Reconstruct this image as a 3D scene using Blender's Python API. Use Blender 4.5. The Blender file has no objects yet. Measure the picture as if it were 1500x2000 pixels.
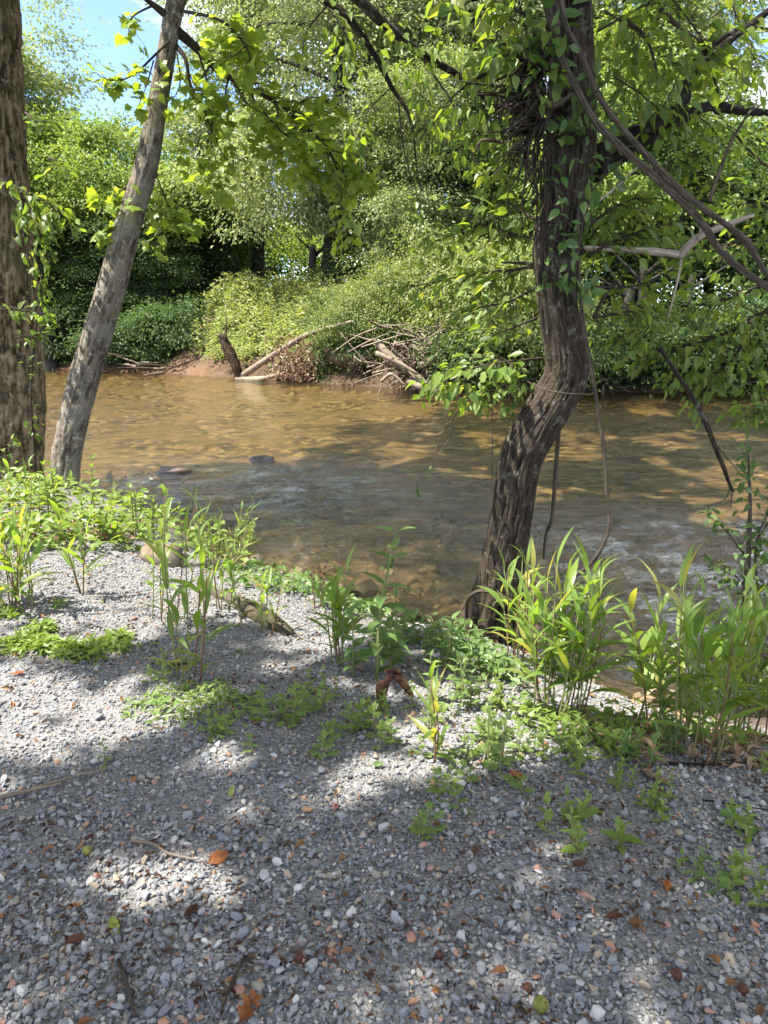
import bpy, math
import numpy as np
from mathutils import Matrix, Vector

# ------------------------------------------------------------------ camera, sky, sun, exposure
SC = bpy.context.scene
COL = SC.collection
CAM_Z = 1.6
PITCH = math.radians(15.0)          # camera looks down by this much
FPX = 1387.0                        # focal length in pixels of the 1500 x 2000 photograph
cam_data = bpy.data.cameras.new('camera')
cam_data.sensor_fit = 'VERTICAL'
cam_data.sensor_height = 34.6
cam_data.sensor_width = 26.0
cam_data.lens = 34.6 * FPX / 2000.0
cam_data.clip_start = 0.05
cam_data.clip_end = 2000.0
cam = bpy.data.objects.new('camera', cam_data)
COL.objects.link(cam)
cam.location = (0, 0, CAM_Z)
cam.rotation_euler = (math.radians(90) - PITCH, 0, 0)
SC.camera = cam

SUN_DIR = np.array([-0.42, -0.13, 0.90]); SUN_DIR /= np.linalg.norm(SUN_DIR)   # towards the sun
SUN_EL = math.asin(SUN_DIR[2]); SUN_AZ = math.atan2(SUN_DIR[0], SUN_DIR[1])

world = bpy.data.worlds.new('World'); SC.world = world; world.use_nodes = True
wn = world.node_tree; wn.nodes.clear()
w_out = wn.nodes.new('ShaderNodeOutputWorld'); w_bg = wn.nodes.new('ShaderNodeBackground')
w_sky = wn.nodes.new('ShaderNodeTexSky'); w_sky.sky_type = 'NISHITA'; w_sky.sun_disc = False
w_sky.sun_elevation = SUN_EL; w_sky.sun_rotation = SUN_AZ; w_sky.dust_density = 0.4; w_sky.ozone_density = 1.6; w_sky.air_density = 0.38; w_sky.altitude = 600
w_tc = wn.nodes.new('ShaderNodeTexCoord'); w_map = wn.nodes.new('ShaderNodeMapping')
w_map.inputs['Scale'].default_value = (1.0, 1.0, 2.6)
w_map.inputs['Location'].default_value = (0.9, -0.35, 0.2)
w_noise = wn.nodes.new('ShaderNodeTexNoise'); w_noise.inputs['Scale'].default_value = 2.6
w_noise.inputs['Detail'].default_value = 7; w_noise.inputs['Roughness'].default_value = 0.55
w_ramp = wn.nodes.new('ShaderNodeValToRGB')
w_ramp.color_ramp.elements[0].position = 0.42; w_ramp.color_ramp.elements[1].position = 0.60
w_mix = wn.nodes.new('ShaderNodeMix'); w_mix.data_type = 'RGBA'
w_mix.inputs['B'].default_value = (4.6, 4.55, 4.5, 1)
L = wn.links.new
L(w_tc.outputs['Generated'], w_map.inputs['Vector']); L(w_map.outputs[0], w_noise.inputs['Vector'])
L(w_noise.outputs['Fac'], w_ramp.inputs[0]); L(w_ramp.outputs['Color'], w_mix.inputs['Factor'])
L(w_sky.outputs[0], w_mix.inputs['A']); L(w_mix.outputs['Result'], w_bg.inputs['Color'])
w_bg.inputs['Strength'].default_value = 0.15
L(w_bg.outputs[0], w_out.inputs[0])

sun_data = bpy.data.lights.new('sun', 'SUN'); sun_data.energy = 3.7; sun_data.angle = math.radians(0.53)
sun_data.color = (1.0, 0.94, 0.84)
sun = bpy.data.objects.new('sun', sun_data); COL.objects.link(sun)
sun.rotation_euler = Vector(SUN_DIR).to_track_quat('Z', 'Y').to_euler(); sun.location = (-20, -6, 40)

vs = SC.view_settings
vs.view_transform = 'Standard'; vs.look = 'None'; vs.gamma = 1.0; vs.use_curve_mapping = False
vs.exposure = 2.4
SC.render.engine = 'CYCLES'
cy = SC.cycles
cy.max_bounces = 8; cy.diffuse_bounces = 4; cy.glossy_bounces = 3; cy.transmission_bounces = 5; cy.transparent_max_bounces = 8
cy.caustics_reflective = False; cy.caustics_refractive = False
cy.sample_clamp_indirect = 6.0
cy.use_denoising = True

# ------------------------------------------------------------------ numeric helpers
rng = np.random.default_rng(7)
_perm = np.random.default_rng(3).permutation(4096).astype(np.int64)
_val = np.random.default_rng(4).uniform(-1, 1, 4096)

def vnoise(p):
    """value noise in [-1, 1] at points p (N, 3)"""
    p = np.asarray(p, float)
    i = np.floor(p).astype(np.int64); f = p - i; f = f * f * (3 - 2 * f)
    def h(dx, dy, dz):
        a = _perm[(i[:, 0] + dx) & 4095]; b = _perm[(a + i[:, 1] + dy) & 4095]
        return _val[_perm[(b + i[:, 2] + dz) & 4095]]
    x0 = h(0, 0, 0) * (1 - f[:, 0]) + h(1, 0, 0) * f[:, 0]; x1 = h(0, 1, 0) * (1 - f[:, 0]) + h(1, 1, 0) * f[:, 0]
    x2 = h(0, 0, 1) * (1 - f[:, 0]) + h(1, 0, 1) * f[:, 0]; x3 = h(0, 1, 1) * (1 - f[:, 0]) + h(1, 1, 1) * f[:, 0]
    y0 = x0 * (1 - f[:, 1]) + x1 * f[:, 1]; y1 = x2 * (1 - f[:, 1]) + x3 * f[:, 1]
    return y0 * (1 - f[:, 2]) + y1 * f[:, 2]

def fbm(p, octs=4):
    p = np.asarray(p, float); s = 0; a = 0.5
    for k in range(octs):
        s = s + a * vnoise(p * 2 ** k + 17.3 * k); a *= 0.5
    return s

def unit(v):
    v = np.asarray(v, float); return v / np.maximum(np.linalg.norm(v, axis=-1, keepdims=True), 1e-9)

# ------------------------------------------------------------------ photograph <-> place
def ray(px, py):
    u = (px - 750.0) / FPX; v = -(py - 1000.0) / FPX
    return np.array([u, math.cos(PITCH) + v * math.sin(PITCH), -math.sin(PITCH) + v * math.cos(PITCH)])

def P(px, py, Y):
    """the point of the place that shows at (px, py) and stands Y metres in front of the viewer"""
    d = ray(px, py); return np.array([0, 0, CAM_Z]) + d * (Y / d[1])

def mpp(Y, py=800):
    """metres per photograph pixel at distance Y"""
    d = ray(750, py); return (Y / d[1]) / FPX

def to_px(p):
    p = np.asarray(p, float) - np.array([0, 0, CAM_Z])
    dep = p[..., 1] * math.cos(PITCH) - p[..., 2] * math.sin(PITCH)
    up = p[..., 1] * math.sin(PITCH) + p[..., 2] * math.cos(PITCH)
    dep = np.where(dep < 0.05, 0.05, dep)
    return 750 + FPX * p[..., 0] / dep, 1000 - FPX * up / dep

WATER_Z = -0.9
def plane_pt(px, py, z):
    d = ray(px, py); t = (z - CAM_Z) / d[2]; return np.array([0, 0, CAM_Z]) + d * t

_near = [(-120, 960), (60, 968), (230, 985), (330, 1030), (430, 1085), (540, 1120), (640, 1150), (760, 1200), (930, 1250), (1080, 1310), (1200, 1358), (1330, 1375), (1480, 1385)]
_nx = np.array([plane_pt(a, b, WATER_Z)[:2] for a, b in _near])
NX = np.concatenate([[-300, -60, -14], _nx[:, 0], [4.5, 7, 14, 60, 300]])
NY = np.concatenate([[30, 12, 10.6], _nx[:, 1], [4.0, 3.2, 1.0, -14, -60]])
_far = [(-500, 716), (-200, 718), (100, 722), (300, 728), (480, 738), (640, 748), (760, 756), (870, 768), (1000, 772), (1200, 765), (1500, 768), (1900, 776)]
_fx = np.array([plane_pt(a, b, WATER_Z)[:2] for a, b in _far])
FX = np.concatenate([[-300, -120], _fx[:, 0], [60, 300]]); FY = np.concatenate([[140, 66], _fx[:, 1], [12, -40]])

def smooth_interp(x, X, Y):
    x = np.asarray(x, float)
    return (np.interp(x - .15, X, Y) + np.interp(x, X, Y) + np.interp(x + .15, X, Y)) / 3

def shore_d(x, y):      # > 0 on the near bank
    x = np.asarray(x, float); y = np.asarray(y, float)
    wob = 0.12 * vnoise(np.stack([x * 1.3, y * 0 + 3.1, y * 0], -1).reshape(-1, 3)).reshape(x.shape)
    return (smooth_interp(x, NX, NY) - y + wob) * 0.86

def shore_e(x, y):      # > 0 on the far bank
    x = np.asarray(x, float); y = np.asarray(y, float)
    wob = 0.5 * vnoise(np.stack([x * .5, y * 0 + 9.1, y * 0], -1).reshape(-1, 3)).reshape(x.shape)
    return y - np.interp(x, FX, FY) + wob

_far_pitch_x = np.array([-60, -24, -14, -11.5, -9, -2, 3, 8, 30, 80.0])
_far_slope = np.array([0.7, 0.62, 0.6, 0.8, 1.35, 1.35, 0.85, 0.8, 0.8, 0.8])
def height(x, y):
    x = np.asarray(x, float); y = np.asarray(y, float); sh = x.shape
    d = shore_d(x, y); e = shore_e(x, y)
    zn = np.interp(d, [-60, -6, -2.5, -0.8, 0, 0.5, 1.15, 2.1, 3.4, 8, 400], [-1.75, -1.45, -1.3, -1.1, -0.9, -0.66, -0.36, -0.15, -0.02, 0.0, 0.3])
    k = np.interp(x, _far_pitch_x, _far_slope)
    zf = np.interp(e, [-60, -5, -1.5, 0, 0.6, 2, 6, 14, 60, 400], [-1.75, -1.5, -1.25, -0.9, -0.45, 0.15, 1.9, 2.6, 4.0, 8.0])
    zf = np.where(zf > WATER_Z, WATER_Z + (zf - WATER_Z) * k, zf)
    z = np.maximum(zn, zf)
    q = np.stack([x, y, 0 * x], -1).reshape(-1, 3)
    n1 = fbm(q * 1.1, 4).reshape(sh); n2 = fbm(q * 0.35 + 5, 3).reshape(sh)
    amp = np.where(d > 0, 0.045, np.where(e > 0, 0.22, 0.16))
    edge = np.clip(np.abs(np.where(d > -1, d, e)) / 0.5, 0.25, 1)
    z = z + amp * edge * np.where(e > 0, n2 * 1.4 + n1 * .6, n1)
    return z

def gz(x, y):
    return float(height(np.array([x]), np.array([y]))[0])

_ts = np.concatenate([np.linspace(0.8, 14, 1400), np.linspace(14.02, 90, 2500)])
def G(px, py):
    """the ground point that shows at (px, py)"""
    d = ray(px, py); p = np.array([0, 0, CAM_Z]) + _ts[:, None] * d
    below = p[:, 2] < height(p[:, 0], p[:, 1])
    i = int(np.argmax(below)) if below.any() else len(_ts) - 1
    q = p[i]; return np.array([q[0], q[1], gz(q[0], q[1])])

# ------------------------------------------------------------------ materials
class NT:
    def __init__(self, name):
        self.m = bpy.data.materials.new(name); self.m.use_nodes = True
        self.t = self.m.node_tree; self.t.nodes.clear()
        self.out = self.n('ShaderNodeOutputMaterial')
    def n(self, kind, **kw):
        nd = self.t.nodes.new(kind)
        for k, v in kw.items():
            if hasattr(nd, k) and k not in nd.inputs: setattr(nd, k, v)
            else: nd.inputs[k].default_value = v
        return nd
    def l(self, a, b): self.t.links.new(a, b)
    def coords(self, which='Object', scale=(1, 1, 1)):
        if which == 'UV':
            tc = self.n('ShaderNodeUVMap'); o = tc.outputs[0]
        else:
            tc = self.n('ShaderNodeTexCoord'); o = tc.outputs[which]
        mp = self.n('ShaderNodeMapping'); mp.inputs['Scale'].default_value = scale
        self.l(o, mp.inputs['Vector']); return mp.outputs[0]
    def world(self, scale=(1, 1, 1)):
        g = self.n('ShaderNodeNewGeometry'); mp = self.n('ShaderNodeMapping'); mp.inputs['Scale'].default_value = scale
        self.l(g.outputs['Position'], mp.inputs['Vector']); return mp.outputs[0]
    def noise(self, vec, scale, detail=5, rough=.55, dist=0):
        nd = self.n('ShaderNodeTexNoise', Scale=scale, Detail=detail, Roughness=rough, Distortion=dist)
        if vec is not None: self.l(vec, nd.inputs['Vector'])
        return nd.outputs['Fac']
    def vor(self, vec, scale, feature='F1', out='Distance'):
        nd = self.n('ShaderNodeTexVoronoi', Scale=scale); nd.feature = feature
        self.l(vec, nd.inputs['Vector']); return nd.outputs[out]
    def ramp(self, fac, stops, interp='LINEAR'):
        r = self.n('ShaderNodeValToRGB'); cr = r.color_ramp; cr.interpolation = interp
        while len(cr.elements) < len(stops): cr.elements.new(0.5)
        for e, (p, c) in zip(cr.elements, stops):
            e.position = p; e.color = (*c, 1) if len(c) == 3 else c
        self.l(fac, r.inputs[0]); return r.outputs['Color']
    def mix(self, fac, a, b, mode='MIX'):
        m = self.n('ShaderNodeMix', data_type='RGBA', blend_type=mode)
        for s, v in (('Factor', fac), ('A', a), ('B', b)):
            sock = [i for i in m.inputs if i.name == s and (i.type == 'RGBA' or s == 'Factor' and i.type == 'VALUE')][0]
            if hasattr(v, 'is_linked'): self.l(v, sock)
            else: sock.default_value = (*v, 1) if isinstance(v, tuple) and len(v) == 3 else v
        return [o for o in m.outputs if o.type == 'RGBA'][0]
    def math(self, op, a, b=0.0):
        m = self.n('ShaderNodeMath', operation=op)
        for i, v in enumerate((a, b)):
            if hasattr(v, 'is_linked'): self.l(v, m.inputs[i])
            else: m.inputs[i].default_value = v
        return m.outputs[0]
    def attr(self, name, out='Fac'):
        return self.n('ShaderNodeAttribute', attribute_name=name).outputs[out]
    def rand(self):
        """one random number per loose piece and per object"""
        g = self.n('ShaderNodeNewGeometry'); o = self.n('ShaderNodeObjectInfo')
        return self.math('FRACT', self.math('ADD', g.outputs['Random Per Island'], self.math('MULTIPLY', o.outputs['Random'], 7.31)))
    def bump(self, h, strength=.5, dist=.02):
        b = self.n('ShaderNodeBump', Strength=strength, Distance=dist); self.l(h, b.inputs['Height']); return b.outputs[0]
    def principled(self, col, rough=.8, spec=.25, normal=None):
        p = self.n('ShaderNodeBsdfPrincipled'); p.inputs['Specular IOR Level'].default_value = spec
        for s, v in (('Base Color', col), ('Roughness', rough)):
            if hasattr(v, 'is_linked'): self.l(v, p.inputs[s])
            else: p.inputs[s].default_value = (*v, 1) if isinstance(v, tuple) else v
        if normal is not None: self.l(normal, p.inputs['Normal'])
        self.l(p.outputs[0], self.out.inputs['Surface']); return p

def leaf_mat(name, cols, trans=.45, tint=(1.5, 1.45, .55), rough=.42, spec=.35):
    """leaf: reflects from its face and lets light through; its hue differs from leaf to leaf"""
    t = NT(name)
    c = t.ramp(t.rand(), [(i / max(1, len(cols) - 1), k) for i, k in enumerate(cols)])
    p = t.principled(c, rough, spec)
    tr = t.n('ShaderNodeBsdfTranslucent')
    t.l(t.mix(1.0, c, tint, 'MULTIPLY'), tr.inputs['Color'])
    ms = t.n('ShaderNodeMixShader', Fac=trans); t.l(p.outputs[0], ms.inputs[1]); t.l(tr.outputs[0], ms.inputs[2])
    t.l(ms.outputs[0], t.out.inputs['Surface']); return t.m

def bark_mat(name, dark, light, extra, uv=(9, 2.2), patch=2.0, bump=.6, lichen=None):
    t = NT(name)
    v = t.coords('UV', (uv[0], uv[1], 1)); w = t.coords('Object')
    n1 = t.noise(v, 3.0, 8, .65, .4); n2 = t.noise(w, patch, 4, .55)
    rid = t.attr('ridge')
    f = t.math('ADD', t.math('MULTIPLY', n1, .62), t.math('MULTIPLY', rid, .4))  # furrows coloured darker: dirt and painted shade together
    c = t.ramp(f, [(.28, dark), (.62, light)])
    c = t.mix(t.ramp(n2, [(.48, (0, 0, 0)), (.62, (1, 1, 1))]), c, t.mix(.5, c, extra))
    if lichen:
        n3 = t.noise(w, patch * 5, 6, .7)
        c = t.mix(t.ramp(n3, [(.55, (0, 0, 0)), (.64, (.8, .8, .8))]), c, lichen)
    t.principled(c, .92, .12, t.bump(t.math('ADD', n1, t.math('MULTIPLY', t.noise(v, 11, 4, .6), .4)), bump, .02))
    return t.m

# ------------------------------------------------------------------ mesh helpers
def mesh_np(name, V, F, mat=None, smooth=False, uv=None, attrs=None, fmat=None):
    """mesh from an array of points and ONE array of faces (all triangles or all quads) or a list of such arrays"""
    V = np.asarray(V, np.float32); Fs = [np.asarray(f, np.int32) for f in (F if isinstance(F, list) else [F]) if len(f)]
    me = bpy.data.meshes.new(name)
    me.vertices.add(len(V)); me.vertices.foreach_set('co', V.ravel())
    tot = np.concatenate([np.full(len(f), f.shape[1], np.int32) for f in Fs])
    idx = np.concatenate([f.ravel() for f in Fs])
    me.loops.add(len(idx)); me.loops.foreach_set('vertex_index', idx)
    st = np.zeros(len(tot), np.int32); st[1:] = np.cumsum(tot)[:-1]
    me.polygons.add(len(tot)); me.polygons.foreach_set('loop_start', st)
    me.polygons.foreach_set('use_smooth', np.full(len(tot), bool(smooth)))
    if uv is not None:
        ul = me.uv_layers.new(name='UVMap'); ul.data.foreach_set('uv', np.asarray(uv, np.float32)[idx].ravel())
    for k, a in (attrs or {}).items():
        at = me.attributes.new(k, 'FLOAT', 'POINT'); at.data.foreach_set('value', np.asarray(a, np.float32))
    me.update(calc_edges=True)
    if mat: me.materials.append(mat)
    return me

def link(name, me, parent=None, loc=None):
    o = bpy.data.objects.new(name, me); COL.objects.link(o)
    if parent is not None: o.parent = parent
    if loc is not None: o.location = [float(q) for q in loc]
    return o

def thing(name, label, cat, loc=(0, 0, 0), group=None, data=None):
    o = link(name, data, None, loc); o['label'] = label; o['category'] = cat
    if group: o['group'] = group
    return o

def kind(o, k, label=None):
    o['kind'] = k
    if label: o['label'] = label
    return o

def catmull(pts, per):
    p = np.asarray(pts, float); p = np.vstack([2 * p[0] - p[1], p, 2 * p[-1] - p[-2]]); out = []
    t = np.linspace(0, 1, per, endpoint=False)[:, None]
    for i in range(1, len(p) - 2):
        a, b, c, d = p[i - 1], p[i], p[i + 1], p[i + 2]
        out.append(.5 * (2 * b + (c - a) * t + (2 * a - 5 * b + 4 * c - d) * t ** 2 + (3 * b - a - 3 * c + d) * t ** 3))
    return np.vstack(out + [p[-2][None]])

def tube(pts, rad, sides=8, per=6, disp=None, cap=True):
    """V, F(list), uv, ridge of a tube along pts (control points), radius per control point. disp(theta, s, r, pos) -> added radius"""
    if per > 1:
        A = catmull(np.column_stack([pts, rad]), per); C, R = A[:, :3], np.maximum(A[:, 3], 1e-4)
    else:
        C, R = np.asarray(pts, float), np.asarray(rad, float)
    T = unit(np.gradient(C, axis=0)); n = len(C)
    s = np.concatenate([[0], np.cumsum(np.linalg.norm(np.diff(C, axis=0), axis=1))])
    a = np.cross(T[0], [0, 0, 1.0]); a = unit(a if np.linalg.norm(a) > .1 else np.cross(T[0], [1.0, 0, 0]))
    U = np.zeros((n, 3)); U[0] = a
    for i in range(1, n):
        q = U[i - 1] - T[i] * np.dot(U[i - 1], T[i]); U[i] = unit(q)
    W = np.cross(T, U)
    th = np.linspace(0, 2 * np.pi, sides, endpoint=False)
    ring = np.cos(th)[None, :, None] * U[:, None] + np.sin(th)[None, :, None] * W[:, None]
    RR = np.repeat(R[:, None], sides, 1); rid = np.zeros((n, sides))
    if disp is not None:
        dd = disp(np.repeat(th[None], n, 0), np.repeat(s[:, None], sides, 1), RR, C[:, None] + ring * RR[..., None])
        if isinstance(dd, tuple): dd, rid = dd
        RR = RR + dd
    V = (C[:, None] + ring * RR[..., None]).reshape(-1, 3)
    i = np.arange(n - 1)[:, None] * sides; j = np.arange(sides)[None]; j2 = (j + 1) % sides
    F = np.stack([i + j, i + j2, i + sides + j2, i + sides + j], -1).reshape(-1, 4)
    uv = np.stack([np.repeat((th * 1.0)[None], n, 0) * R.mean(), np.repeat(s[:, None], sides, 1)], -1).reshape(-1, 2)
    Fs = [F]
    if cap:
        V = np.vstack([V, C[0] - T[0] * R[0] * .2, C[-1] + T[-1] * R[-1] * .6]); nb = n * sides
        jj = np.arange(sides); j3 = (jj + 1) % sides
        Fs.append(np.stack([np.full(sides, nb), j3, jj], -1))
        Fs.append(np.stack([np.full(sides, nb + 1), (n - 1) * sides + jj, (n - 1) * sides + j3], -1))
        uv = np.vstack([uv, uv[0], uv[-1]])
    r1 = rid.ravel()
    if cap: r1 = np.concatenate([r1, [0, 0]])
    return V, Fs, uv, r1

def tube_obj(name, pts, rad, mat, parent=None, org=(0, 0, 0), sides=8, per=6, disp=None):
    V, F, uv, rd = tube(pts, rad, sides, per, disp)
    return link(name, mesh_np(name, V - np.asarray(org), F, mat, True, uv, {'ridge': rd}), parent)

class Bag:
    """collects triangles / quads for one mesh"""
    def __init__(self): self.V = []; self.F = {3: [], 4: []}; self.n = 0; self.U = []
    def add(self, V, Fs, uv=None):
        for f in (Fs if isinstance(Fs, list) else [Fs]):
            f = np.asarray(f)
            if len(f): self.F[f.shape[1]].append(f + self.n)
        self.V.append(np.asarray(V)); self.U.append(uv if uv is not None else np.zeros((len(V), 2))); self.n += len(V)
    def tube(self, pts, rad, sides=5, per=3): V, F, uv, _ = tube(pts, rad, sides, per); self.add(V, F, uv)
    def mesh(self, name, mat, org=(0, 0, 0), smooth=False):
        F = [np.vstack(f) for f in self.F.values() if f]
        return mesh_np(name, np.vstack(self.V) - np.asarray(org), F, mat, smooth, np.vstack(self.U))

# leaf templates: x = along the leaf, y = across, z = up
def t_diamond(w=.55, fold=.12):
    return np.array([[0, 0, 0], [.45, -w / 2, fold], [1, 0, -.12], [.45, w / 2, fold]], float), np.array([[0, 1, 2], [0, 2, 3]])

def t_ovate(w=.5, droop=.18, fold=.1, tip=1.0):
    xs = [0.0, .18, .42, .7, tip]; ws = [0, .8, 1.0, .62, 0]
    V = []; 
    for x, k in zip(xs, ws):
        z = -droop * x * x
        if k == 0: V.append([x, 0, z])
        else: V += [[x, -w / 2 * k, z + fold * k], [x, 0, z], [x, w / 2 * k, z + fold * k]]
    F = [[0, 2, 1], [0, 3, 2]]
    for a in (1, 4): F += [[a, a + 1, a + 4], [a, a + 4, a + 3], [a + 1, a + 2, a + 5], [a + 1, a + 5, a + 4]]
    F += [[7, 8, 10], [8, 9, 10]]
    return np.array(V, float), np.array(F)

def t_maple(seed=0, droop=.2):
    r = np.random.default_rng(seed)
    out = [(0, 0), (.02, -.28), (-.06, -.5), (.2, -.42), (.32, -.66), (.47, -.4), (.62, -.42), (.66, -.2), (1.0, 0), (.66, .2), (.62, .42), (.47, .4), (.32, .66), (.2, .42), (-.06, .5), (.02, .28)]
    V = [[.34, 0, .05]]
    for x, y in out:
        x += r.uniform(-.03, .03); y += r.uniform(-.03, .03)
        V.append([x, y, -droop * (x - .3) ** 2 - .35 * y * y + r.uniform(-.02, .03)])
    n = len(out); F = [[0, 1 + i, 1 + (i + 1) % n] for i in range(n)]
    return np.array(V, float), np.array(F)

def t_blade(w=.09, bend=.6, seg=7, twist=0.0):
    """grass or cane blade of length 1, bending down towards its tip"""
    V = []; x = z = 0.0; a = 0.0
    for i in range(seg + 1):
        t = i / seg; k = math.sin(math.pi * min(1, t * 1.15 + .06) ** .8) if t < 1 else 0.02
        k = max(k, .1 if t == 0 else .02); ww = w / 2 * k; tw = twist * t
        V += [[x, -ww * math.cos(tw), z - ww * math.sin(tw) + ww * .35], [x, 0, z], [x, ww * math.cos(tw), z + ww * math.sin(tw) + ww * .35]]
        a = -bend * t * 1.5; x += math.cos(a) / seg; z += math.sin(a) / seg
    F = []
    for i in range(seg):
        b = 3 * i; F += [[b, b + 1, b + 4, b + 3], [b + 1, b + 2, b + 5, b + 4]]
    return np.array(V, float), np.array(F)

def t_pinnate(seed=0, pairs=4, w=.5):
    """deeply cut mugwort leaf"""
    r = np.random.default_rng(seed); V = []; F = []
    def lobe(x0, y0, ang, ln, wd, z0):
        b = len(V); c, s = math.cos(ang), math.sin(ang)
        for (u, v, z) in ((0, -wd * .35, 0), (ln * .55, -wd, .02), (ln, 0, -.04), (ln * .55, wd, .02), (0, wd * .35, 0)):
            V.append([x0 + u * c - v * s, y0 + u * s + v * c, z0 + z])
        F.extend([[b, b + 1, b + 2], [b, b + 2, b + 3], [b, b + 3, b + 4]])
    b = len(V); V.extend([[0, -.015, 0], [.75, -.012, .03], [.75, .012, .03], [0, .015, 0]]); F.extend([[b, b + 1, b + 2], [b, b + 2, b + 3]])
    for i in range(pairs):
        x = .25 + .5 * i / pairs; ln = w * (.55 + .45 * math.sin(math.pi * (i + 1) / (pairs + 1))) * r.uniform(.85, 1.1)
        for sg in (-1, 1): lobe(x, 0, sg * r.uniform(.75, 1.0), ln, .07, .02)
    lobe(.68, 0, 0, .36, .1, .03)
    V = np.array(V); V[:, 2] -= .22 * V[:, 0] ** 2 + .3 * V[:, 1] ** 2
    return V, np.array(F)

def frames(axis, normal):
    """rotation matrices (N, 3, 3): columns are leaf axis, side, up"""
    x = unit(axis); z = normal - x * np.sum(normal * x, -1, keepdims=True); z = unit(z + 1e-6); y = np.cross(z, x)
    return np.stack([x, y, z], -1)

def scatter(tpl, pos, axis, normal, size):
    """joined copies of a template: V, F"""
    tv, tf = tpl; R = frames(np.asarray(axis, float), np.asarray(normal, float)); N = len(pos)
    V = np.einsum('nij,kj->nki', R, tv) * np.asarray(size).reshape(-1, 1, 1) + np.asarray(pos)[:, None]
    F = (tf[None] + (np.arange(N) * len(tv))[:, None, None]).reshape(-1, tf.shape[1])
    return V.reshape(-1, 3), F

def put(name, me, parent, org, pos, axis, normal, size):
    """one leaf (or other small part) as an object of its own"""
    o = bpy.data.objects.new(name, me); COL.objects.link(o); o.parent = parent
    R = frames(np.asarray(axis, float)[None], np.asarray(normal, float)[None])[0] * size
    m = Matrix.Identity(4)
    for i in range(3):
        for j in range(3): m[i][j] = R[i, j]
        m[i][3] = float(pos[i] - org[i])
    o.matrix_basis = m
    return o
# ================================================================== THE SETTING
def grow(a, b, n, k):   # spacing that grows from a to b
    t = np.linspace(0, 1, n + 1)[1:]; return a + (b - a) * t ** k
ys = np.concatenate([np.linspace(-60, 0.4, 20), np.arange(0.5, 7, .07), np.arange(7, 13, .17), np.arange(13, 26, .5), np.arange(26, 54, .45), grow(54, 420, 16, 2)])
xp = np.concatenate([np.arange(0, 4.2, .075), np.arange(4.2, 9, .25), np.arange(9, 30, .6), grow(30, 320, 14, 2)])
xs = np.concatenate([-xp[:0:-1], xp])
GX, GY = np.meshgrid(xs, ys); GZ = height(GX, GY)
gV = np.stack([GX, GY, GZ], -1).reshape(-1, 3)
nx_, ny_ = len(xs), len(ys)
ii = (np.arange(ny_ - 1)[:, None] * nx_ + np.arange(nx_ - 1)[None]).ravel()
gF = np.stack([ii, ii + 1, ii + nx_ + 1, ii + nx_], -1)
fc = gV[gF].mean(1); fd = shore_d(fc[:, 0], fc[:, 1]); fe = shore_e(fc[:, 0], fc[:, 1])
vd = shore_d(gV[:, 0], gV[:, 1]); ve = shore_e(gV[:, 0], gV[:, 1])

def sub(name, mask, mat, attrs):
    f = gF[mask]; used = np.unique(f); re = np.full(len(gV), -1); re[used] = np.arange(len(used))
    o = link(name, mesh_np(name, gV[used], re[f], mat, True, None, {k: v[used] for k, v in attrs.items()}))
    o['kind'] = 'structure'; return o

# grit of the gravel bank
t = NT('gravel_grit'); w = t.world()
cell = t.vor(w, 95, 'F1', 'Color'); sep = t.n('ShaderNodeSeparateColor'); t.l(cell, sep.inputs[0])
grit = t.ramp(sep.outputs[0], [(0, (.075, .08, .09)), (.3, (.14, .145, .155)), (.55, (.20, .20, .205)), (.75, (.155, .145, .135)), (.92, (.27, .265, .26)), (1, (.19, .14, .105))])
dirt = t.noise(w, 1.6, 5, .6); fine = t.noise(w, 30, 4, .6)
grit = t.mix(t.ramp(t.math('ADD', t.math('MULTIPLY', dirt, .75), t.math('MULTIPLY', fine, .25)), [(.47, (0, 0, 0)), (.60, (.75, .75, .75))]), grit, (.155, .145, .135))
soil = t.ramp(fine, [(.35, (.04, .03, .022)), (.65, (.10, .075, .055))])
grit = t.mix(t.attr('soil'), grit, soil)
t.principled(grit, .95, .15, t.bump(t.math('ADD', t.vor(w, 95), t.math('MULTIPLY', fine, .8)), .8, .012))
MAT_GRIT = t.m
gravel_bank = sub('gravel_bank', (fd > 0), MAT_GRIT, {'soil': np.clip(1.25 - vd / 0.9, 0, 1)})

# bed of the river: golden sand with stones
t = NT('river_bed'); w = t.world()
cell = t.vor(w, 5.5, 'F1', 'Color'); sep = t.n('ShaderNodeSeparateColor'); t.l(cell, sep.inputs[0])
edge = t.vor(w, 5.5, 'DISTANCE_TO_EDGE')
st = t.ramp(sep.outputs[0], [(0, (.028, .02, .012)), (.35, (.085, .058, .028)), (.7, (.185, .13, .062)), (1, (.30, .23, .135))])
st = t.mix(t.ramp(edge, [(.0, (.7, .7, .7)), (.06, (0, 0, 0))]), st, (.10, .07, .03))
sand = t.ramp(t.noise(w, 9, 6, .6), [(.3, (.10, .07, .032)), (.7, (.205, .145, .066))])
mx = t.ramp(t.noise(w, .55, 4, .6), [(.46, (0, 0, 0)), (.6, (1, 1, 1))])
weed = t.ramp(t.noise(w, .9, 6, .7, .6), [(.5, (0, 0, 0)), (.66, (.55, .55, .55))])
c = t.mix(weed, t.mix(mx, st, sand), (.045, .045, .022))
t.principled(c, .9, .1)
river_bed = sub('river_bed', (fd <= 0) & (fe <= -.7), t.m, {})

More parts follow.
